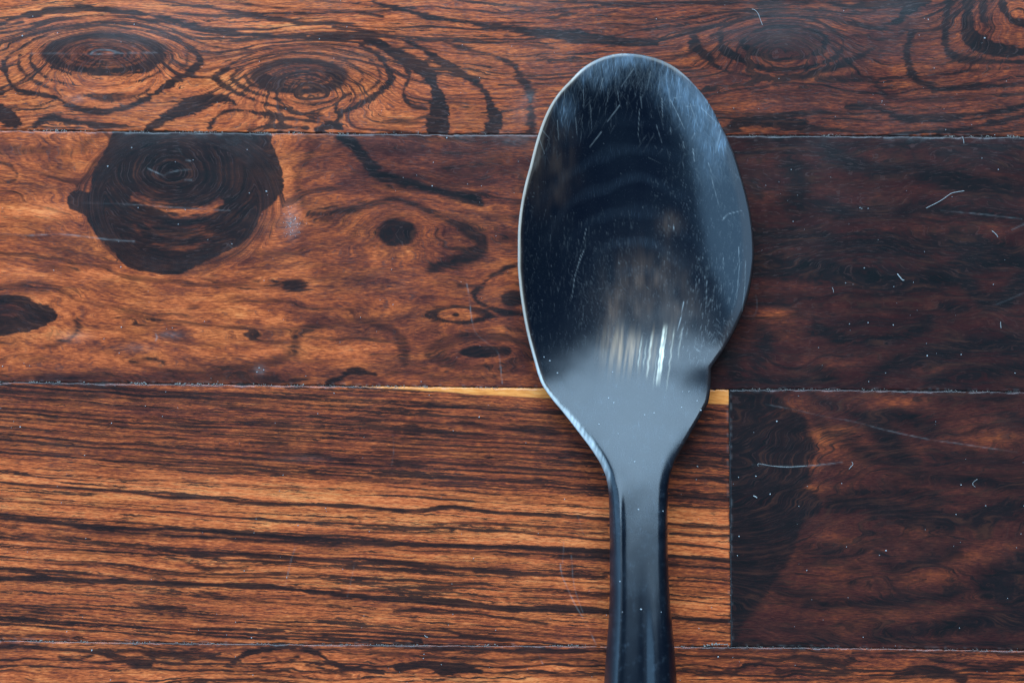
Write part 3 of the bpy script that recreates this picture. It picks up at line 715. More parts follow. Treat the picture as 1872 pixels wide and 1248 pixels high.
def seam_crumbs(f, spans):
    for x0, x1, dens, r in spans:
        n = int((x1 - x0) * dens)
        xs = _rs.uniform(x0, x1, n)
        for x in xs:
            if vn(x / 22, 0, 88) < .48: continue
            rr = r * (.5 + _rs.rand() ** 2)
            cr.append((x, float(f(x)) + _rs.normal() * .9, -.9 + _rs.rand() * .8, rr * 1.3, rr, rr * .8, _rs.rand() * 6))
seam_crumbs(seam1, [(-300, 330, .55, 1.0), (330, 640, .5, .9), (640, 980, .22, .7), (1320, 1500, .15, .6), (1490, 1560, .6, .9), (1560, 1720, .12, .6), (1720, 1900, .6, 1.0)])
seam_crumbs(seam2, [(-300, 250, .5, 1.0), (250, 420, .6, 1.1), (420, 700, .35, .8), (700, 1000, .6, .8), (1340, 1900, .35, .8)])
seam_crumbs(seam3, [(-300, 60, .4, .8), (60, 330, .6, .9), (330, 780, .4, .8), (780, 1110, .6, 1.0), (1225, 1330, .5, .9), (1340, 1900, .25, .7)])
for i in range(30):
    x = 1287 + 50 * _rs.rand(); cr.append((x, 1181 - 4 * abs(math.sin((x - 1287) / 18)) + _rs.normal(), -.5, 2.2, 1.3, 1.0, _rs.rand() * 6))
for i in range(22):
    y = _rs.uniform(715, 1180); cr.append((float(vseam(y)) + _rs.normal() * .5, y, -1.8, .5, .8, .5, 0))
grains('joint_crumbs', cr, m_crumb, table)['kind'] = 'stuff'

m_dust = plain_material('pale_dust', (.62, .62, .62), .8, .3, 600)
ds = []
hero = [(60,30),(41,66),(409,68),(241,270),(197,304),(456,353),(487,350),(817,252),(790,340),(880,340),(1110,470),(1341,198),(1300,290),(326,410),(221,488),(98,494),(424,446),(222,598),(190,619),(218,645),(5,669),(303,716),(325,745),(266,742),(155,832),(37,780),(25,770),(204,773),(876,762),(545,960),(1420,770),(1378,790),(1382,870),(1408,903),(1381,908),(1350,872),(1351,980),(1348,1015),(1842,1093),(1757,886),(1802,924),(1553,592),(1587,590),(1633,594),(1695,650),(1757,648),(1646,507),(1652,512),(1670,516),(1634,524),(1546,517),(1690,460),(1580,490),(1816,520),(1572,380),(1587,381),(1450,405),(1620,1006),(1475,1042),(1608,1014),(1754,1147),(1637,1180),(1578,1164),(168,1188),(202,1242),(460,1165),(828,1122),(807,1214),(1313,1200),(1278,1148),(744,1248),(775,1195),(1825,310),(1690,34),(1697,36),(1800,70),(1424,144),(540,400),(548,410),(530,412),(474,672),(482,676),(470,680),(1273,876),(1275,852)]
for x, y in hero:
    r = .7 + _rs.rand() * .7; ds.append((x, y, r * .3, r * (1 + _rs.rand() * .6), r, r * .6, _rs.rand() * 6))
for _ in range(300):
    r = .45 + .5 * _rs.rand() ** 2; ds.append((_rs.uniform(-60, 1930), _rs.uniform(-40, 1290), r * .3, r * 1.3, r, r * .6, _rs.rand() * 6))
for _ in range(46):      # dense sprinkle near the pale rub mark
    ds.append((533 + _rs.normal() * 10, 410 + _rs.normal() * 16, .1, .7, .6, .4, 0))
d = grains('dust_specks', ds, m_dust)
d['kind'] = 'stuff'; d['label'] = 'tiny white specks of dust scattered over the wooden planks'; d['category'] = 'dust'

def fibre(name, pts, r, label, cat='lint', mat=None, group=None):
    p = np.array([(wx(x), wy(y), z * S) for x, y, z in smooth_line(pts, 6)])
    n = len(p); k = 6; co = []
    t = np.gradient(p, axis=0); t /= np.linalg.norm(t, axis=1)[:, None] + 1e-12
    for i in range(n):
        s_ = np.cross(t[i], (0, 0, 1)); s_ /= np.linalg.norm(s_) + 1e-9; u_ = np.cross(s_, t[i])
        rr = .5 * r * S * (1 if 0 < i < n - 1 else .25)
        for j in range(k):
            a = 2 * math.pi * j / k; co.append(p[i] + rr * (math.cos(a) * s_ + math.sin(a) * u_))
    fc = [(i * k + j, i * k + (j + 1) % k, (i + 1) * k + (j + 1) % k, (i + 1) * k + j) for i in range(n - 1) for j in range(k)]
    loc = tuple(float(q) for q in p[n // 2])
    o = mesh_obj(name, co, [np.array(fc)], mat, None, None, True, loc)
    o['label'] = label; o['category'] = cat
    if group: o['group'] = group
    return o
m_lint = plain_material('lint', (.46, .45, .43), .7, .2, 500)
g = 'lint fibres lying on the planks'
fibre('lint_fibre', [(1692,381,1),(1712,371,2),(1724,364,2),(1738,354,3),(1750,351,2),(1763,349,1)], .9, 'long bent white lint fibre on the dark plank right of the spoon bowl', group=g, mat=m_lint)
fibre('lint_fibre', [(1386,852,1),(1387,847,1.5),(1410,851,2),(1440,853,1.5),(1475,851,1)], .55, 'faint straight lint fibre beside the vertical joint', group=g, mat=m_lint)
fibre('lint_fibre', [(1552,857,1),(1555,853,1.5),(1559,848,2),(1557,844,1)], .8, 'small hooked lint fibre on the lower right dark plank', group=g, mat=m_lint)
fibre('lint_fibre', [(1787,875,1),(1780,880,1.5),(1778,885,1.5),(1783,890,1)], .6, 'tiny V shaped lint fibre at the far right of the lower right plank', group=g, mat=m_lint)
fibre('lint_fibre', [(1813,422,1),(1817,425,1.5),(1822,430,1.5),(1824,434,1)], 1.0, 'short thick lint fibre near the right edge of the knotty plank', group=g, mat=m_lint)
fibre('lint_fibre', [(1759,250,1),(1761,256,1.5),(1762,263,1)], .8, 'short upright lint fibre hanging below the upper joint on the right', group=g, mat=m_lint)
fibre('lint_fibre', [(1829,588,1),(1829,594,1.2),(1830,600,1)], .8, 'short upright lint fibre on the right of the knotty plank', group=g, mat=m_lint)
fibre('lint_fibre', [(1374,17,1),(1380,19,1.5),(1386,26,1.5),(1389,34,1.5),(1394,47,1)], .75, 'broken trail of lint above the right ringed eye of the top plank', group=g, mat=m_lint)
fibre('lint_fibre', [(776,1160,1),(779,1163,1.5),(783,1164,1)], .9, 'short curved lint fibre near the lower joint left of the handle', group=g, mat=m_lint)
fibre('lint_fibre', [(1521,525,1),(1523,530,1.5),(1524,535,1)], .6, 'short grey lint fibre on the dark half of the knotty plank', group=g, mat=m_lint)
fibre('lint_fibre', [(1640,500,1),(1646,508,2),(1651,513,1.5)], 1.6, 'white flake of lint beside the small right knot', group=g, mat=m_lint)
fibre('lint_fibre', [(1377,906,1),(1381,907,2),(1384,910,1)], 1.7, 'oval white flake on the lower right dark plank', group=g, mat=m_lint)

# ------------------------------------------------------------------ spoon
spoon = empty('horn_spoon', (wx(1165), wy(430), 0), 'black polished horn spoon with scratched bowl lying on the wooden planks', 'spoon')

LE = [(98,1142),(98.3,1133),(99.5,1122),(102,1111),(105.6,1099.5),(118.5,1074),(131,1058),(146.7,1043),(168.5,1022.6),(195.4,1004.6),(231,989),(267,977.7),(303,968.7),(341.5,958.5),(375,952),(400,948.7),(431,946.6),(482.6,946.4),(523.6,949.5),(572,956),(610.8,963.6),(654,975),(700,989.5),(722.6,1004),(753,1029),(794,1061),(825,1084),(851,1099.5),(876,1109),(902,1112.5),(940,1113.8),(979,1114.6),(1056,1114.8),(1120,1113.4),(1171.6,1110),(1248,1104.5),(1400,1098),(1700,1086),(2000,1078),(2150,1080),(2220,1092),(2265,1115),(2290,1150),(2296,1172)]
RE = [(98,1144),(98.4,1154),(99.3,1166),(101,1177),(113,1215),(130,1243),(157,1271),(182.6,1292),(223.6,1315),(254,1330),(282.6,1343),(323.6,1356),(362,1366.5),(400,1374),(431,1377.7),(464.6,1379),(503,1375.5),(539,1368.7),(564.6,1361),(582.6,1353.5),(608,1341.5),(639,1323.5),(660,1309),(669,1303),(674,1300.6),(682,1300.4),(695,1300.2),(709.7,1299),(732.8,1295.6),(750.8,1286.7),(786.7,1266),(822.6,1245.6),(845.6,1233),(871,1225.5),(891.8,1222),(940,1220.5),(1005,1220.8),(1082,1224),(1133,1228),(1184,1233),(1248,1237.5),(1400,1246),(1700,1262),(2000,1272),(2150,1270),(2220,1258),(2265,1232),(2290,1198),(2296,1176)]
LE = np.array(LE, float); RE = np.array(RE, float)
def smooth_interp(y, tab):
    """monotone-ish cubic through the traced outline"""
    X_, Y_ = tab[:, 0], tab[:, 1]
    h = np.diff(X_); dlt = np.diff(Y_) / h
    m = np.zeros(len(X_)); m[0] = dlt[0]; m[-1] = dlt[-1]
    for i in range(1, len(X_) - 1):
        if dlt[i-1] * dlt[i] <= 0: m[i] = 0
        else:
            w1 = 2 * h[i] + h[i-1]; w2 = h[i] + 2 * h[i-1]
            m[i] = (w1 + w2) / (w1 / dlt[i-1] + w2 / dlt[i])
    i = np.clip(np.searchsorted(X_, y) - 1, 0, len(X_) - 2)
    t = (y - X_[i]) / h[i]
    return ((2*t**3 - 3*t**2 + 1) * Y_[i] + (t**3 - 2*t**2 + t) * h[i] * m[i] + (-2*t**3 + 3*t**2) * Y_[i+1] + (t**3 - t**2) * h[i] * m[i+1])

rows = np.concatenate([98 + 14 * (np.linspace(0, 1, 18)[1:] ** 2.4), np.arange(113.5, 1300, 1.7), np.arange(1300, 2200, 12.0), 2200 + 96 * (1 - (1 - np.linspace(0, 1, 22)[:-1]) ** 2.0)])
nc = 280
ss = np.linspace(-1, 1, nc)
uu = np.sign(ss) * (1 - (1 - np.abs(ss)) ** 1.25)
lo_, hi_ = smooth_interp(rows, LE), smooth_interp(rows, RE)
cx_ = (lo_ + hi_) / 2; hw = (hi_ - lo_) / 2
PX = cx_[:, None] + hw[:, None] * uu[None, :]
PY = np.repeat(rows[:, None], nc, 1)

# long profile: slope knots integrated
ky = [98, 140, 200, 300, 430, 520, 590, 640, 680, 720, 760, 800, 860, 900, 960, 1020, 1150, 1300, 1600, 1850, 2100, 2300]
ks = [-.42, -.36, -.25, -.11, 0, .06, .12, .168, .205, .245, .265, .26, .235, .212, .19, .175, .125, .06, -.05, -.10, -.10, -.06]
yy = np.arange(90, 2310, 1.0)
sl = np.interp(yy, ky, ks)
rise = sl[(yy > 430) & (yy < 1400)].sum(); fall = sl[yy >= 1400].sum()
sl = np.where(yy >= 1400, sl * (rise - 21) / -fall, sl)      # the far end of the handle comes back down to the table
sl = np.convolve(np.pad(sl, 12, 'edge'), np.ones(25) / 25, 'valid')
zz = np.concatenate([[0], np.cumsum(sl[:-1])])
zz += 20 - zz.min() if False else 22 - zz[(yy > 200) & (yy < 700)].min()
def zc(y): return np.interp(y, yy, zz)
ey = np.arange(60, 960, 1.0)
ee = np.interp(ey, [98, 130, 200, 300, 400, 470, 560, 640, 700, 780, 850, 910], [0, 10, 34, 52, 60, 58, 38, 19, 12, 7, 3, 0])
ee = np.convolve(np.pad(ee, 20, 'edge'), np.ones(41) / 41, 'valid')
EX = np.interp(rows, ey, ee) * sst(96, 150, rows)
bowl = sst(880, 640, rows)[:, None]
def sm(v, k):
    g = np.arange(98, 2296, 1.0); w = np.interp(g, rows, v)
    w2 = np.convolve(np.pad(w, k, 'edge'), np.hanning(2 * k + 1) / np.hanning(2 * k + 1).sum(), 'valid')
    return np.interp(rows, g, w2)
kk = sst(560, 640, rows) * sst(900, 800, rows)
lo_s = lo_ * (1 - kk) + sm(lo_, 40) * kk; hi_s = hi_ * (1 - kk) + sm(hi_, 40) * kk
U = np.clip((PX - ((lo_s + hi_s) / 2)[:, None]) / ((hi_s - lo_s) / 2)[:, None], -1.1, 1.1)
A = np.minimum(np.abs(U), 1.0)
zcen = zc(rows)[:, None]
zbowl = zcen + EX[:, None] * A ** 2.15
# handle section: gently crowned top with rolled shoulders and a low ridge on the right further down
crown = np.interp(rows, [640, 780, 860, 950, 1100, 1250, 1600, 2200], [0, 1, 6, 13, 19, 26, 30, 14])[:, None]
sh = 0.05 * A ** 2 + .95 * np.clip((A - .62) / .38, 0, 1) ** 2.0
rdg = sst(1010, 1230, rows)[:, None] * 4.5
zhand = zcen - crown * sh + rdg * (np.exp(-((U - .46) / .20) ** 2) - .75 * np.exp(-((U - .12) / .16) ** 2))
zhand = zhand + sst(860, 960, rows)[:, None] * 3.0 * np.exp(-((U + .62) / .12) ** 2)
Zt = zhand * (1 - bowl) + zbowl * bowl
# distance to the outline
ring = np.concatenate([np.stack([PX[:, 0], PY[:, 0]], 1), np.stack([PX[:, -1], PY[:, -1]], 1)[::-1]])
def outline_dist(x, y):
    d = np.full(x.shape, 1e9)
    for s0 in range(0, x.shape[0], 40):
        yb = y[s0:s0 + 40]; y0, y1 = yb.min() - 60, yb.max() + 60
        rr = ring[(ring[:, 1] > y0) & (ring[:, 1] < y1)]
        if len(rr) > 140: rr = rr[::max(1, len(rr) // 260)]
        xb = x[s0:s0 + 40]
        dd = np.full(xb.shape, 1e9)
        for q in rr: dd = np.minimum(dd, (xb - q[0]) ** 2 + (yb - q[1]) ** 2)
        d[s0:s0 + 40] = np.sqrt(dd)
    return d
Dd = np.minimum(outline_dist(PX, PY), (1 - np.abs(uu)[None, :]) * hw[:, None] + .0)
re = np.interp(rows, [98, 500, 640, 730, 800, 860, 920, 1250, 2296], [5, 6, 7, 9, 17, 17, 12, 15, 16])[:, None]
re = np.where(uu[None, :] > 0, np.minimum(re, 8.0 + sst(850, 1000, rows)[:, None] * 6), re)
th = np.interp(rows, [98, 200, 450, 700, 850, 950, 2296], [14, 18, 20, 26, 36, 42, 40])[:, None]
f = np.sqrt(np.clip(1 - (1 - np.clip(Dd / re, 0, 1)) ** 2, 0, 1))
Zt_top = Zt - .30 * th * (1 - f)
re2 = re * 1.6
f2 = np.sqrt(np.clip(1 - (1 - np.clip(Dd / re2, 0, 1)) ** 2, 0, 1))
Zb = Zt - .30 * th - .70 * th * f2 + (1 - bowl) * crown * sh * .6 * f2
# hand-made surface: faint undulation
und = fbm(PX / 90, PY / 120, 91, 3) * 1.3 * np.clip(Dd / 40, 0, 1) + fbm(PX / 30, PY / 60, 92, 2) * .35 * np.clip(Dd / 14, 0, 1)
Zt_top = Zt_top + und
# filed notch on the right shoulder
Zb -= Zb[rows < 1000].min() - 1.5; 
lift = 0
zshift = 0

# ---- surface marks and painted edge light on the horn, all as fields over the vertices
def seg_field(segs):
    v = np.zeros(PX.shape, np.float32)
    for (x0, y0, x1, y1, w, a) in segs:
        r0 = np.searchsorted(rows, min(y0, y1) - 4); r1 = np.searchsorted(rows, max(y0, y1) + 4)
        if r1 <= r0: continue
        X_, Y_ = PX[r0:r1], PY[r0:r1]
        dx, dy = x1 - x0, y1 - y0; L = dx * dx + dy * dy + 1e-6
        t = np.clip(((X_ - x0) * dx + (Y_ - y0) * dy) / L, 0, 1)
        d = np.hypot(X_ - x0 - t * dx, Y_ - y0 - t * dy)
        v[r0:r1] = np.maximum(v[r0:r1], a * .62 * sst(w * .25 + .85, w * .25 - .7, d) * (1 - .6 * t))
    return v
R = np.random.RandomState(5)
segs = []
def c1(x, y): return 920 + x / 3.9, 80 + y / 3.9
def c2(x, y): return 920 + x / 3.9, 380 + y / 3.9
def H(fn, pts, w, a):
    p = [fn(*q) for q in pts]
    for q, r in zip(p[:-1], p[1:]): segs.append((*q, *r, w, a))
H(c1, [(830,440),(740,560)], .8, .9); H(c1, [(700,630),(615,740)], .8, .8); H(c1, [(930,180),(840,310)], .8, .85); H(c1, [(710,250),(690,330)], .9, .9)
H(c1, [(1190,400),(1240,500),(1290,610)], .8, .85); H(c1, [(1130,390),(1135,530)], .7, .8); H(c1, [(970,470),(960,670)], .5, .5); H(c1, [(1050,200),(1025,330)], .8, .7)
H(c1, [(980,380),(988,465)], .8, .7); H(c1, [(815,340),(822,410)], .8, .6); H(c1, [(570,330),(575,450)], .7, .55); H(c1, [(440,330),(430,450)], .8, .6)
H(c1, [(1350,750),(1362,840)], 1.0, .95); H(c1, [(1365,640),(1340,685)], .7, .8); H(c1, [(1280,700),(1290,745)], .9, .8); H(c1, [(385,545),(395,690)], .7, .6)
H(c1, [(250,660),(295,790)], .7, .7); H(c1, [(280,620),(330,680)], .7, .6); H(c1, [(515,530),(525,650)], .7, .5); H(c1, [(1410,460),(1550,590)], .8, .7)
H(c1, [(1330,430),(1385,590)], .9, .6); H(c1, [(1550,620),(1510,780)], 1.1, .8); H(c1, [(1460,850),(1490,940)], .8, .6); H(c1, [(1480,950),(1540,1170)], .7, .5)
H(c1, [(1565,1248),(1600,1215),(1700,1190)], .8, .7); H(c1, [(1220,390),(1280,380)], .9, .6); H(c1, [(1300,450),(1380,440)], .9, .5); H(c1, [(1090,580),(1130,710)], .5, .45)
H(c1, [(1180,320),(1190,460)], .9, .7); H(c1, [(620,440),(630,610)], .5, .4); H(c1, [(1110,200),(1115,330)], .8, .6); H(c1, [(1190,600),(1195,650)], .7, .6)
H(c2, [(1560,90),(1600,45),(1700,20)], .8, .7); H(c2, [(1675,280),(1682,420),(1660,650)], .8, .6); H(c2, [(1725,380),(1720,560),(1700,740)], .7, .5)
H(c2, [(1285,670),(1265,780),(1240,880)], 1.0, .9); H(c2, [(1280,850),(1265,940),(1235,1020)], .8, .6); H(c2, [(575,300),(510,480),(490,640)], .6, .55); H(c2, [(1215,130),(1212,170)], 1.0, .8)
H(c2, [(1380,1010),(1400,1022)], 1.3, 1.0); H(c2, [(1450,520),(1440,750)], .5, .5); H(c2, [(550,340),(505,510)], .6, .45); H(c2, [(590,150),(570,250)], .6, .5)
def outl(y): return float(np.interp(y, rows, lo_)), float(np.interp(y, rows, hi_))
def scat(n, fx, fy, ang, dang, ln, w, a):
    for _ in range(n):
        y = fy(); x0, x1 = outl(y); x = fx(x0, x1)
        if x < x0 + 4 or x > x1 - 4: continue
        t = math.radians(ang + R.normal() * dang); l = ln * (.35 + R.rand() * 1.2)
        segs.append((x, y, x + l * math.cos(t), y + l * math.sin(t), w * (.5 + .7 * R.rand()), a * .55 * (.25 + .75 * R.rand() ** 2)))
# rubbed tip: crowd of short strokes following the rim
scat(900, lambda a, b: R.uniform(a + 5, b - 5), lambda: 101 + abs(R.normal()) * 34, 98, 16, 14, .3, .8)
scat(120, lambda a, b: R.uniform(a + 8, b - 8), lambda: R.uniform(110, 250), 95, 16, 24, .5, .45)
scat(520, lambda a, b: b - 6 - abs(R.normal()) * 42, lambda: R.uniform(140, 330), 85, 28, 16, .6, .45)
scat(90, lambda a, b: a + 5 + abs(R.normal()) * 28, lambda: R.uniform(150, 300), 95, 18, 14, .6, .4)
# fine dashes on the right wall and below
scat(620, lambda a, b: R.uniform((a + b) / 2 + 30, b - 14), lambda: R.uniform(300, 560), 97, 9, 7, .55, .42)
scat(160, lambda a, b: R.uniform(b - 110, b - 22), lambda: R.uniform(470, 660), 100, 8, 9, .7, .8)
scat(60, lambda a, b: R.uniform(b - 60, b - 12), lambda: R.uniform(580, 640), 60, 30, 8, .8, .8)
scat(520, lambda a, b: R.uniform(a + 10, (a + b) / 2), lambda: R.uniform(380, 640), 95, 7, 13, .45, .25)
scat(260, lambda a, b: R.uniform(a + 90, a + 170), lambda: R.uniform(440, 620), 80, 20, 9, .5, .32)
scat(150, lambda a, b: 1150 + R.normal() * 26, lambda: 525 + R.normal() * 40, 80, 50, 5, .6, .4)
scat(60, lambda a, b: R.uniform(a + 5, b - 5), lambda: R.uniform(250, 660), 90, 60, 2.5, .8, .9)
scat(70, lambda a, b: a + 5 + abs(R.normal()) * 14, lambda: R.uniform(330, 600), 90, 60, 3, .7, .6)
scat(90, lambda a, b: R.uniform(a + 10, b - 10), lambda: R.uniform(650, 1240), 90, 30, 3, .5, .35)
scratch = seg_field(segs)
# soft rubbed haze under the strokes
TB = lambda l: tone_blobs(PX, PY, l)
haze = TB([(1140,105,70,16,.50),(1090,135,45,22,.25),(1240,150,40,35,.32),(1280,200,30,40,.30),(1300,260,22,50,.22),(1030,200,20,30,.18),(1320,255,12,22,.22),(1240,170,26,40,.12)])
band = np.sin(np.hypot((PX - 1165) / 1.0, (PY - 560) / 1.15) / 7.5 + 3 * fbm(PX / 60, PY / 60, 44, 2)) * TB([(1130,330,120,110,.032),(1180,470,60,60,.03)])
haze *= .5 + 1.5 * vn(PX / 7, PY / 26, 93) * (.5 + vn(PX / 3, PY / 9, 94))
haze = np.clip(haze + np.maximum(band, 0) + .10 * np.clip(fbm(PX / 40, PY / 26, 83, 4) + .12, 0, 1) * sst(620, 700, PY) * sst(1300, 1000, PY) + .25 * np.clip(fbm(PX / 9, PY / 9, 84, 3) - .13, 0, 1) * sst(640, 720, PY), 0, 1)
# brown translucent rim; left edge and tip painted paler, like caught light
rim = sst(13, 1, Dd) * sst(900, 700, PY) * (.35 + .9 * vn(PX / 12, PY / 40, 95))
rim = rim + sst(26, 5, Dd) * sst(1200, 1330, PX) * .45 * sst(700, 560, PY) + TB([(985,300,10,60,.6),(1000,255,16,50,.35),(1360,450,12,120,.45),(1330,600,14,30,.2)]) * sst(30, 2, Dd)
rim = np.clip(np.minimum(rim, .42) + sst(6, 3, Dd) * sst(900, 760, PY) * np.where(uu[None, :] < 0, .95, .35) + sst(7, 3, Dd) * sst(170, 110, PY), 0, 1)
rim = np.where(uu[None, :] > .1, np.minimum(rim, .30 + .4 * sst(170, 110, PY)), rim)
bevel_shine = sst(1, .45, Dd / np.interp(rows, [560, 700, 790, 850, 900], [4, 7, 17, 14, 6])[:, None]) * sst(560, 740, PY) * sst(905, 850, PY) * (uu[None, :] < 0)  # pale streaks painted in for the bright reflection on the left neck bevel
bevel_shine = bevel_shine * (.30 + .75 * vn((PX + PY * .2) / 2.2, (PY - PX) / 26, 87)) * (.6 + .7 * vn(PX / 9, PY / 30, 85))
scratch = np.maximum(scratch, bevel_shine)  # the scratch field also carries the painted bevel reflection
# brown clouding in the hollow and pale streaks running to the neck
brown = TB([(1180,505,50,46,.40),(1140,560,44,40,.30),(1125,600,30,50,.45),(1225,410,20,18,.35),(1005,300,40,70,.32),(1230,560,50,50,.25)]) * (.1 + 1.7 * vn(PX / 17, PY / 30, 96)) * (.6 + .8 * vn(PX / 6, PY / 18, 95))
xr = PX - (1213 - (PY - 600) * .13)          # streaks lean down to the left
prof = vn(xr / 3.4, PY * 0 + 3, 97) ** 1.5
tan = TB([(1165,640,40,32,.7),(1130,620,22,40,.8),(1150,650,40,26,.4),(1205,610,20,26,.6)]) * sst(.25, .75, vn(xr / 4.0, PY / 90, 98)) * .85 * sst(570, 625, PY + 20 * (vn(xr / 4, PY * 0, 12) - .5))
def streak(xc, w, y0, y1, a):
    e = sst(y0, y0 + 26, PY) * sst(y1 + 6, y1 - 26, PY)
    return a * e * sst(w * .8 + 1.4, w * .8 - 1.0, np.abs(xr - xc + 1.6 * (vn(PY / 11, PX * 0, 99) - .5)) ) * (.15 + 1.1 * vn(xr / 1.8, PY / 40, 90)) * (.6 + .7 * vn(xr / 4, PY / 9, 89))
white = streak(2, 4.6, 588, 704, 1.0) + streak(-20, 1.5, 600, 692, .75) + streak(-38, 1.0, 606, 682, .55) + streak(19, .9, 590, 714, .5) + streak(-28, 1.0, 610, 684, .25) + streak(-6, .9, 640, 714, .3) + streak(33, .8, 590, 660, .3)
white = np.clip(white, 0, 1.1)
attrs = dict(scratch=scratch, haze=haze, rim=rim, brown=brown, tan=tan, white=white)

# flatten picture pixels into real positions at their true height (the outline was read at the rim height)
def real(PX_, PY_, Z_, zref):
    k = 1 - zref / CAMH
    return np.stack([(PX_ - CX) * k * S, (CY - PY_) * k * S, Z_ * S], -1)
zref = (Zt - .3 * th)            # same reference for the upper and the lower skin, so they share the rim
k_edge = Zt_top
tip_t = None
top = real(PX, PY, Zt_top, zref).reshape(-1, 3)
sub = np.unique(np.concatenate([np.arange(0, nc, 8), [nc - 1]]))
# lower skin, coarser across
botc = real(PX[:, sub], PY[:, sub], Zb[:, sub], zref[:, sub])
# the rim row of the lower skin uses the upper rim vertices
nr = len(rows); nb = len(sub)
tipz = float(Zt_top[0].mean())
tip0 = real(np.array([1143.]), np.array([98.]), np.array([tipz]), np.array([tipz]))
endz = float(Zt_top[-1].mean())
end0 = real(np.array([1174.]), np.array([2296.]), np.array([endz]), np.array([endz]))
inner = botc[:, 1:-1].reshape(-1, 3)
co = np.concatenate([top, inner, tip0, end0])
it = np.arange(nr * nc).reshape(nr, nc)
ib = np.concatenate([it[:, :1], nr * nc + np.arange(nr * (nb - 2)).reshape(nr, nb - 2), it[:, -1:]], 1)
q = [np.stack([it[:-1, :-1].ravel(), it[1:, :-1].ravel(), it[1:, 1:].ravel(), it[:-1, 1:].ravel()], 1),
     np.stack([ib[:-1, :-1].ravel(), ib[:-1, 1:].ravel(), ib[1:, 1:].ravel(), ib[1:, :-1].ravel()], 1)]
ti = len(co) - 2; ei = len(co) - 1
def fan(row, c, flip):
    a, b = row[:-1], row[1:]
    return np.stack([a, b, np.full(len(a), c)], 1) if not flip else np.stack([b, a, np.full(len(a), c)], 1)
tri = [fan(it[0], ti, False), fan(ib[0], ti, True), fan(it[-1], ei, True), fan(ib[-1], ei, False)]
co[:, 2] -= co[:, 2].min() - 0.3 * S
pad = len(co) - nr * nc
at = {k: np.concatenate([v.ravel(), np.zeros(pad)]) for k, v in attrs.items()}

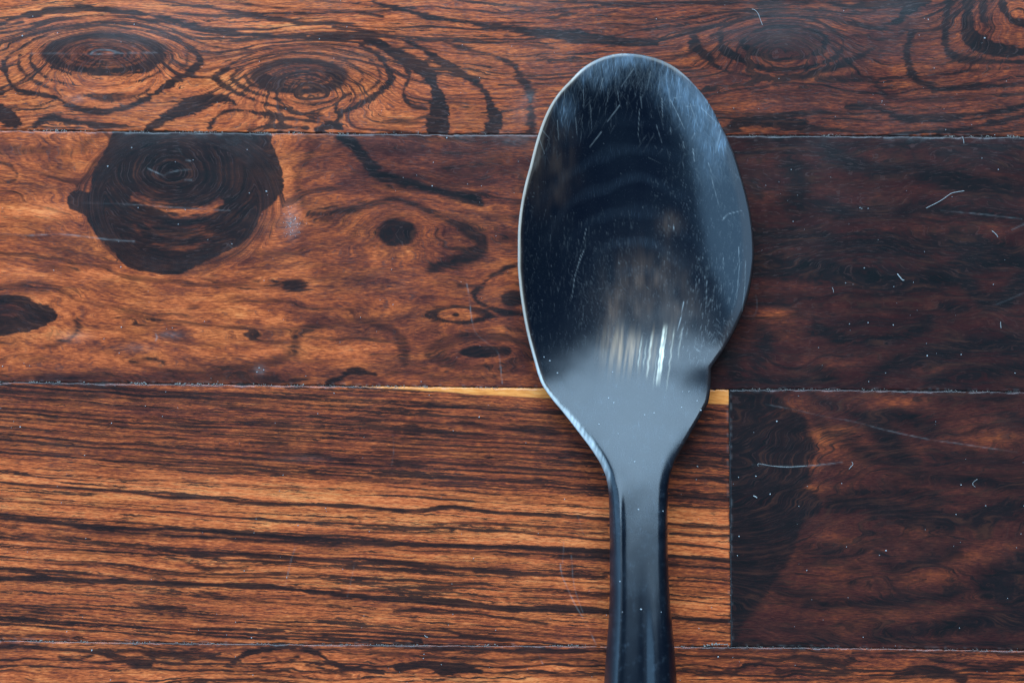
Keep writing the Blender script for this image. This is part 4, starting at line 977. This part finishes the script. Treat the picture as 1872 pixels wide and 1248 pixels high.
def horn_material():
    n = N('polished_black_horn')
    geo = n.new('ShaderNodeNewGeometry')
    sep = n.new('ShaderNodeSeparateXYZ'); n.link(geo.outputs['Position'], sep.inputs[0])
    X = n.mul(sep.outputs[0], 1 / S); Y = n.mul(sep.outputs[1], 1 / S)
    sc, hz, rim_, br, tn, wh = [n.attr(k) for k in ('scratch', 'haze', 'rim', 'brown', 'tan', 'white')]
    cloud = n.noise(n.xyz(n.mul(X, 1 / 90), n.mul(Y, 1 / 160), 2), 1, 4, .6)
    fibr = n.noise(n.xyz(n.mul(X, 1 / 3.2), n.mul(Y, 1 / 46), 5), 1, 3, .6)
    col = n.ramp(cloud, [(.3, (.002, .004, .009)), (.7, (.004, .007, .012))])
    col = n.mix(n.math('MINIMUM', n.mul(br, n.mad(fibr, 1.2, .2)), 1.0), col, (.11, .066, .048))
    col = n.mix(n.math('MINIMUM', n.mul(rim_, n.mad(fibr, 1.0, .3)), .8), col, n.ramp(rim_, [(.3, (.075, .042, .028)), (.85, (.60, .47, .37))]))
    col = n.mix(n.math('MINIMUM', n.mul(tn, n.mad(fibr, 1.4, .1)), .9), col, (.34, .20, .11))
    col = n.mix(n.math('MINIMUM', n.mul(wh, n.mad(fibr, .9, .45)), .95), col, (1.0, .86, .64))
    mic = n.noise(n.xyz(n.mul(X, 1 / 1.4), n.mul(Y, 1 / 16), 8), 1, 3, .7)
    spk = n.smooth(n.noise(n.xyz(n.mul(X, 1 / 1.6), n.mul(Y, 1 / 2.6), 12), 1, 1), .66, .76)
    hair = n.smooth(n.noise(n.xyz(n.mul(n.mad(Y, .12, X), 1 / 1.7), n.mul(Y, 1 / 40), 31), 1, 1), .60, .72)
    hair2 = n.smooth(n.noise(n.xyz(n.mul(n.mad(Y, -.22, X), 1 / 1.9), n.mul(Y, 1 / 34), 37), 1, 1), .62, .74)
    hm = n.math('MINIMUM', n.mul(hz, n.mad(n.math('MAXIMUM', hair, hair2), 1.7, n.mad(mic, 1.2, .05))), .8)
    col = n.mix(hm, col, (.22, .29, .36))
    col = n.mix(n.math('MINIMUM', sc, .92), col, (.70, .70, .67))  # scratches and the painted bevel reflection share this pale colour
    col = n.mix(n.mul(spk, .05), col, (.45, .48, .5))
    rough = n.mad(cloud, .12, .14); rough = n.add(rough, n.smooth(Y, -200, -420, 0.0, .10)); rough = n.mad(hz, .25, rough); rough = n.mad(sc, .3, rough)
    h = n.mad(mic, .25, n.mad(fibr, .3, n.mul(sc, -.8)))
    b = n.bsdf(Base_Color=col, Roughness=rough, IOR=1.56)
    b.inputs['Specular IOR Level'].default_value = .42
    n.link(n.bump(h, .000012, .7), b.inputs['Normal'])
    return n.m
m_horn = horn_material()

# bowl and handle are two parts of one carved piece: split the faces at the neck
quads = np.concatenate(q); tris = np.concatenate(tri)
SPL = 872.0
rowy = np.concatenate([PY.ravel(), np.repeat(rows, nb - 2), [98.0, 2296.0]])
def part(name, keepq, keept):
    qs, ts = quads[keepq], tris[keept]
    used = np.unique(np.concatenate([qs.ravel(), ts.ravel()])); mp = np.full(len(co), -1); mp[used] = np.arange(len(used))
    loc = (float(co[used][:, 0].mean()), float(co[used][:, 1].mean()), 0.0)
    o = mesh_obj(name, co[used], [mp[qs], mp[ts]], m_horn, None, {k: v[used] for k, v in at.items()}, True)
    o.parent = spoon; o.matrix_parent_inverse.identity()
    o.location = (-spoon.location[0], -spoon.location[1], 0)
    return o
qy = rowy[quads].min(1); ty = rowy[tris].min(1)
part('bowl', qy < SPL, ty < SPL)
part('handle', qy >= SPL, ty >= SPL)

# dust grains resting on the spoon
ds = []
for x, y in [(1208,1187-71),(1137,1116),(1171,1111),(1133,1061),(1120,680),(1113,728),(1122,735),(1095,775),(1130,792),(1196,754),(1178,758),(1246,744),(1274,733),(1160,843),(1167,930),(1211,933),(1005,660),(994,652),(1019,682),(1281,750),(1247,715),(1259,715)]:
    i = int(np.argmin(abs(rows - y))); j = int(np.argmin(abs(PX[i] - x)))
    p = co[i * nc + j]; r = .9 + R.rand() * .8
    ds.append((p[0] / S + CX, CY - p[1] / S, p[2] / S + .3, r * 1.2, r, r * .6, R.rand() * 6))
o = grains('spoon_dust', ds, m_dust)
o['kind'] = 'stuff'; o['label'] = 'tiny white dust specks resting on the neck of the black spoon'; o['category'] = 'dust'
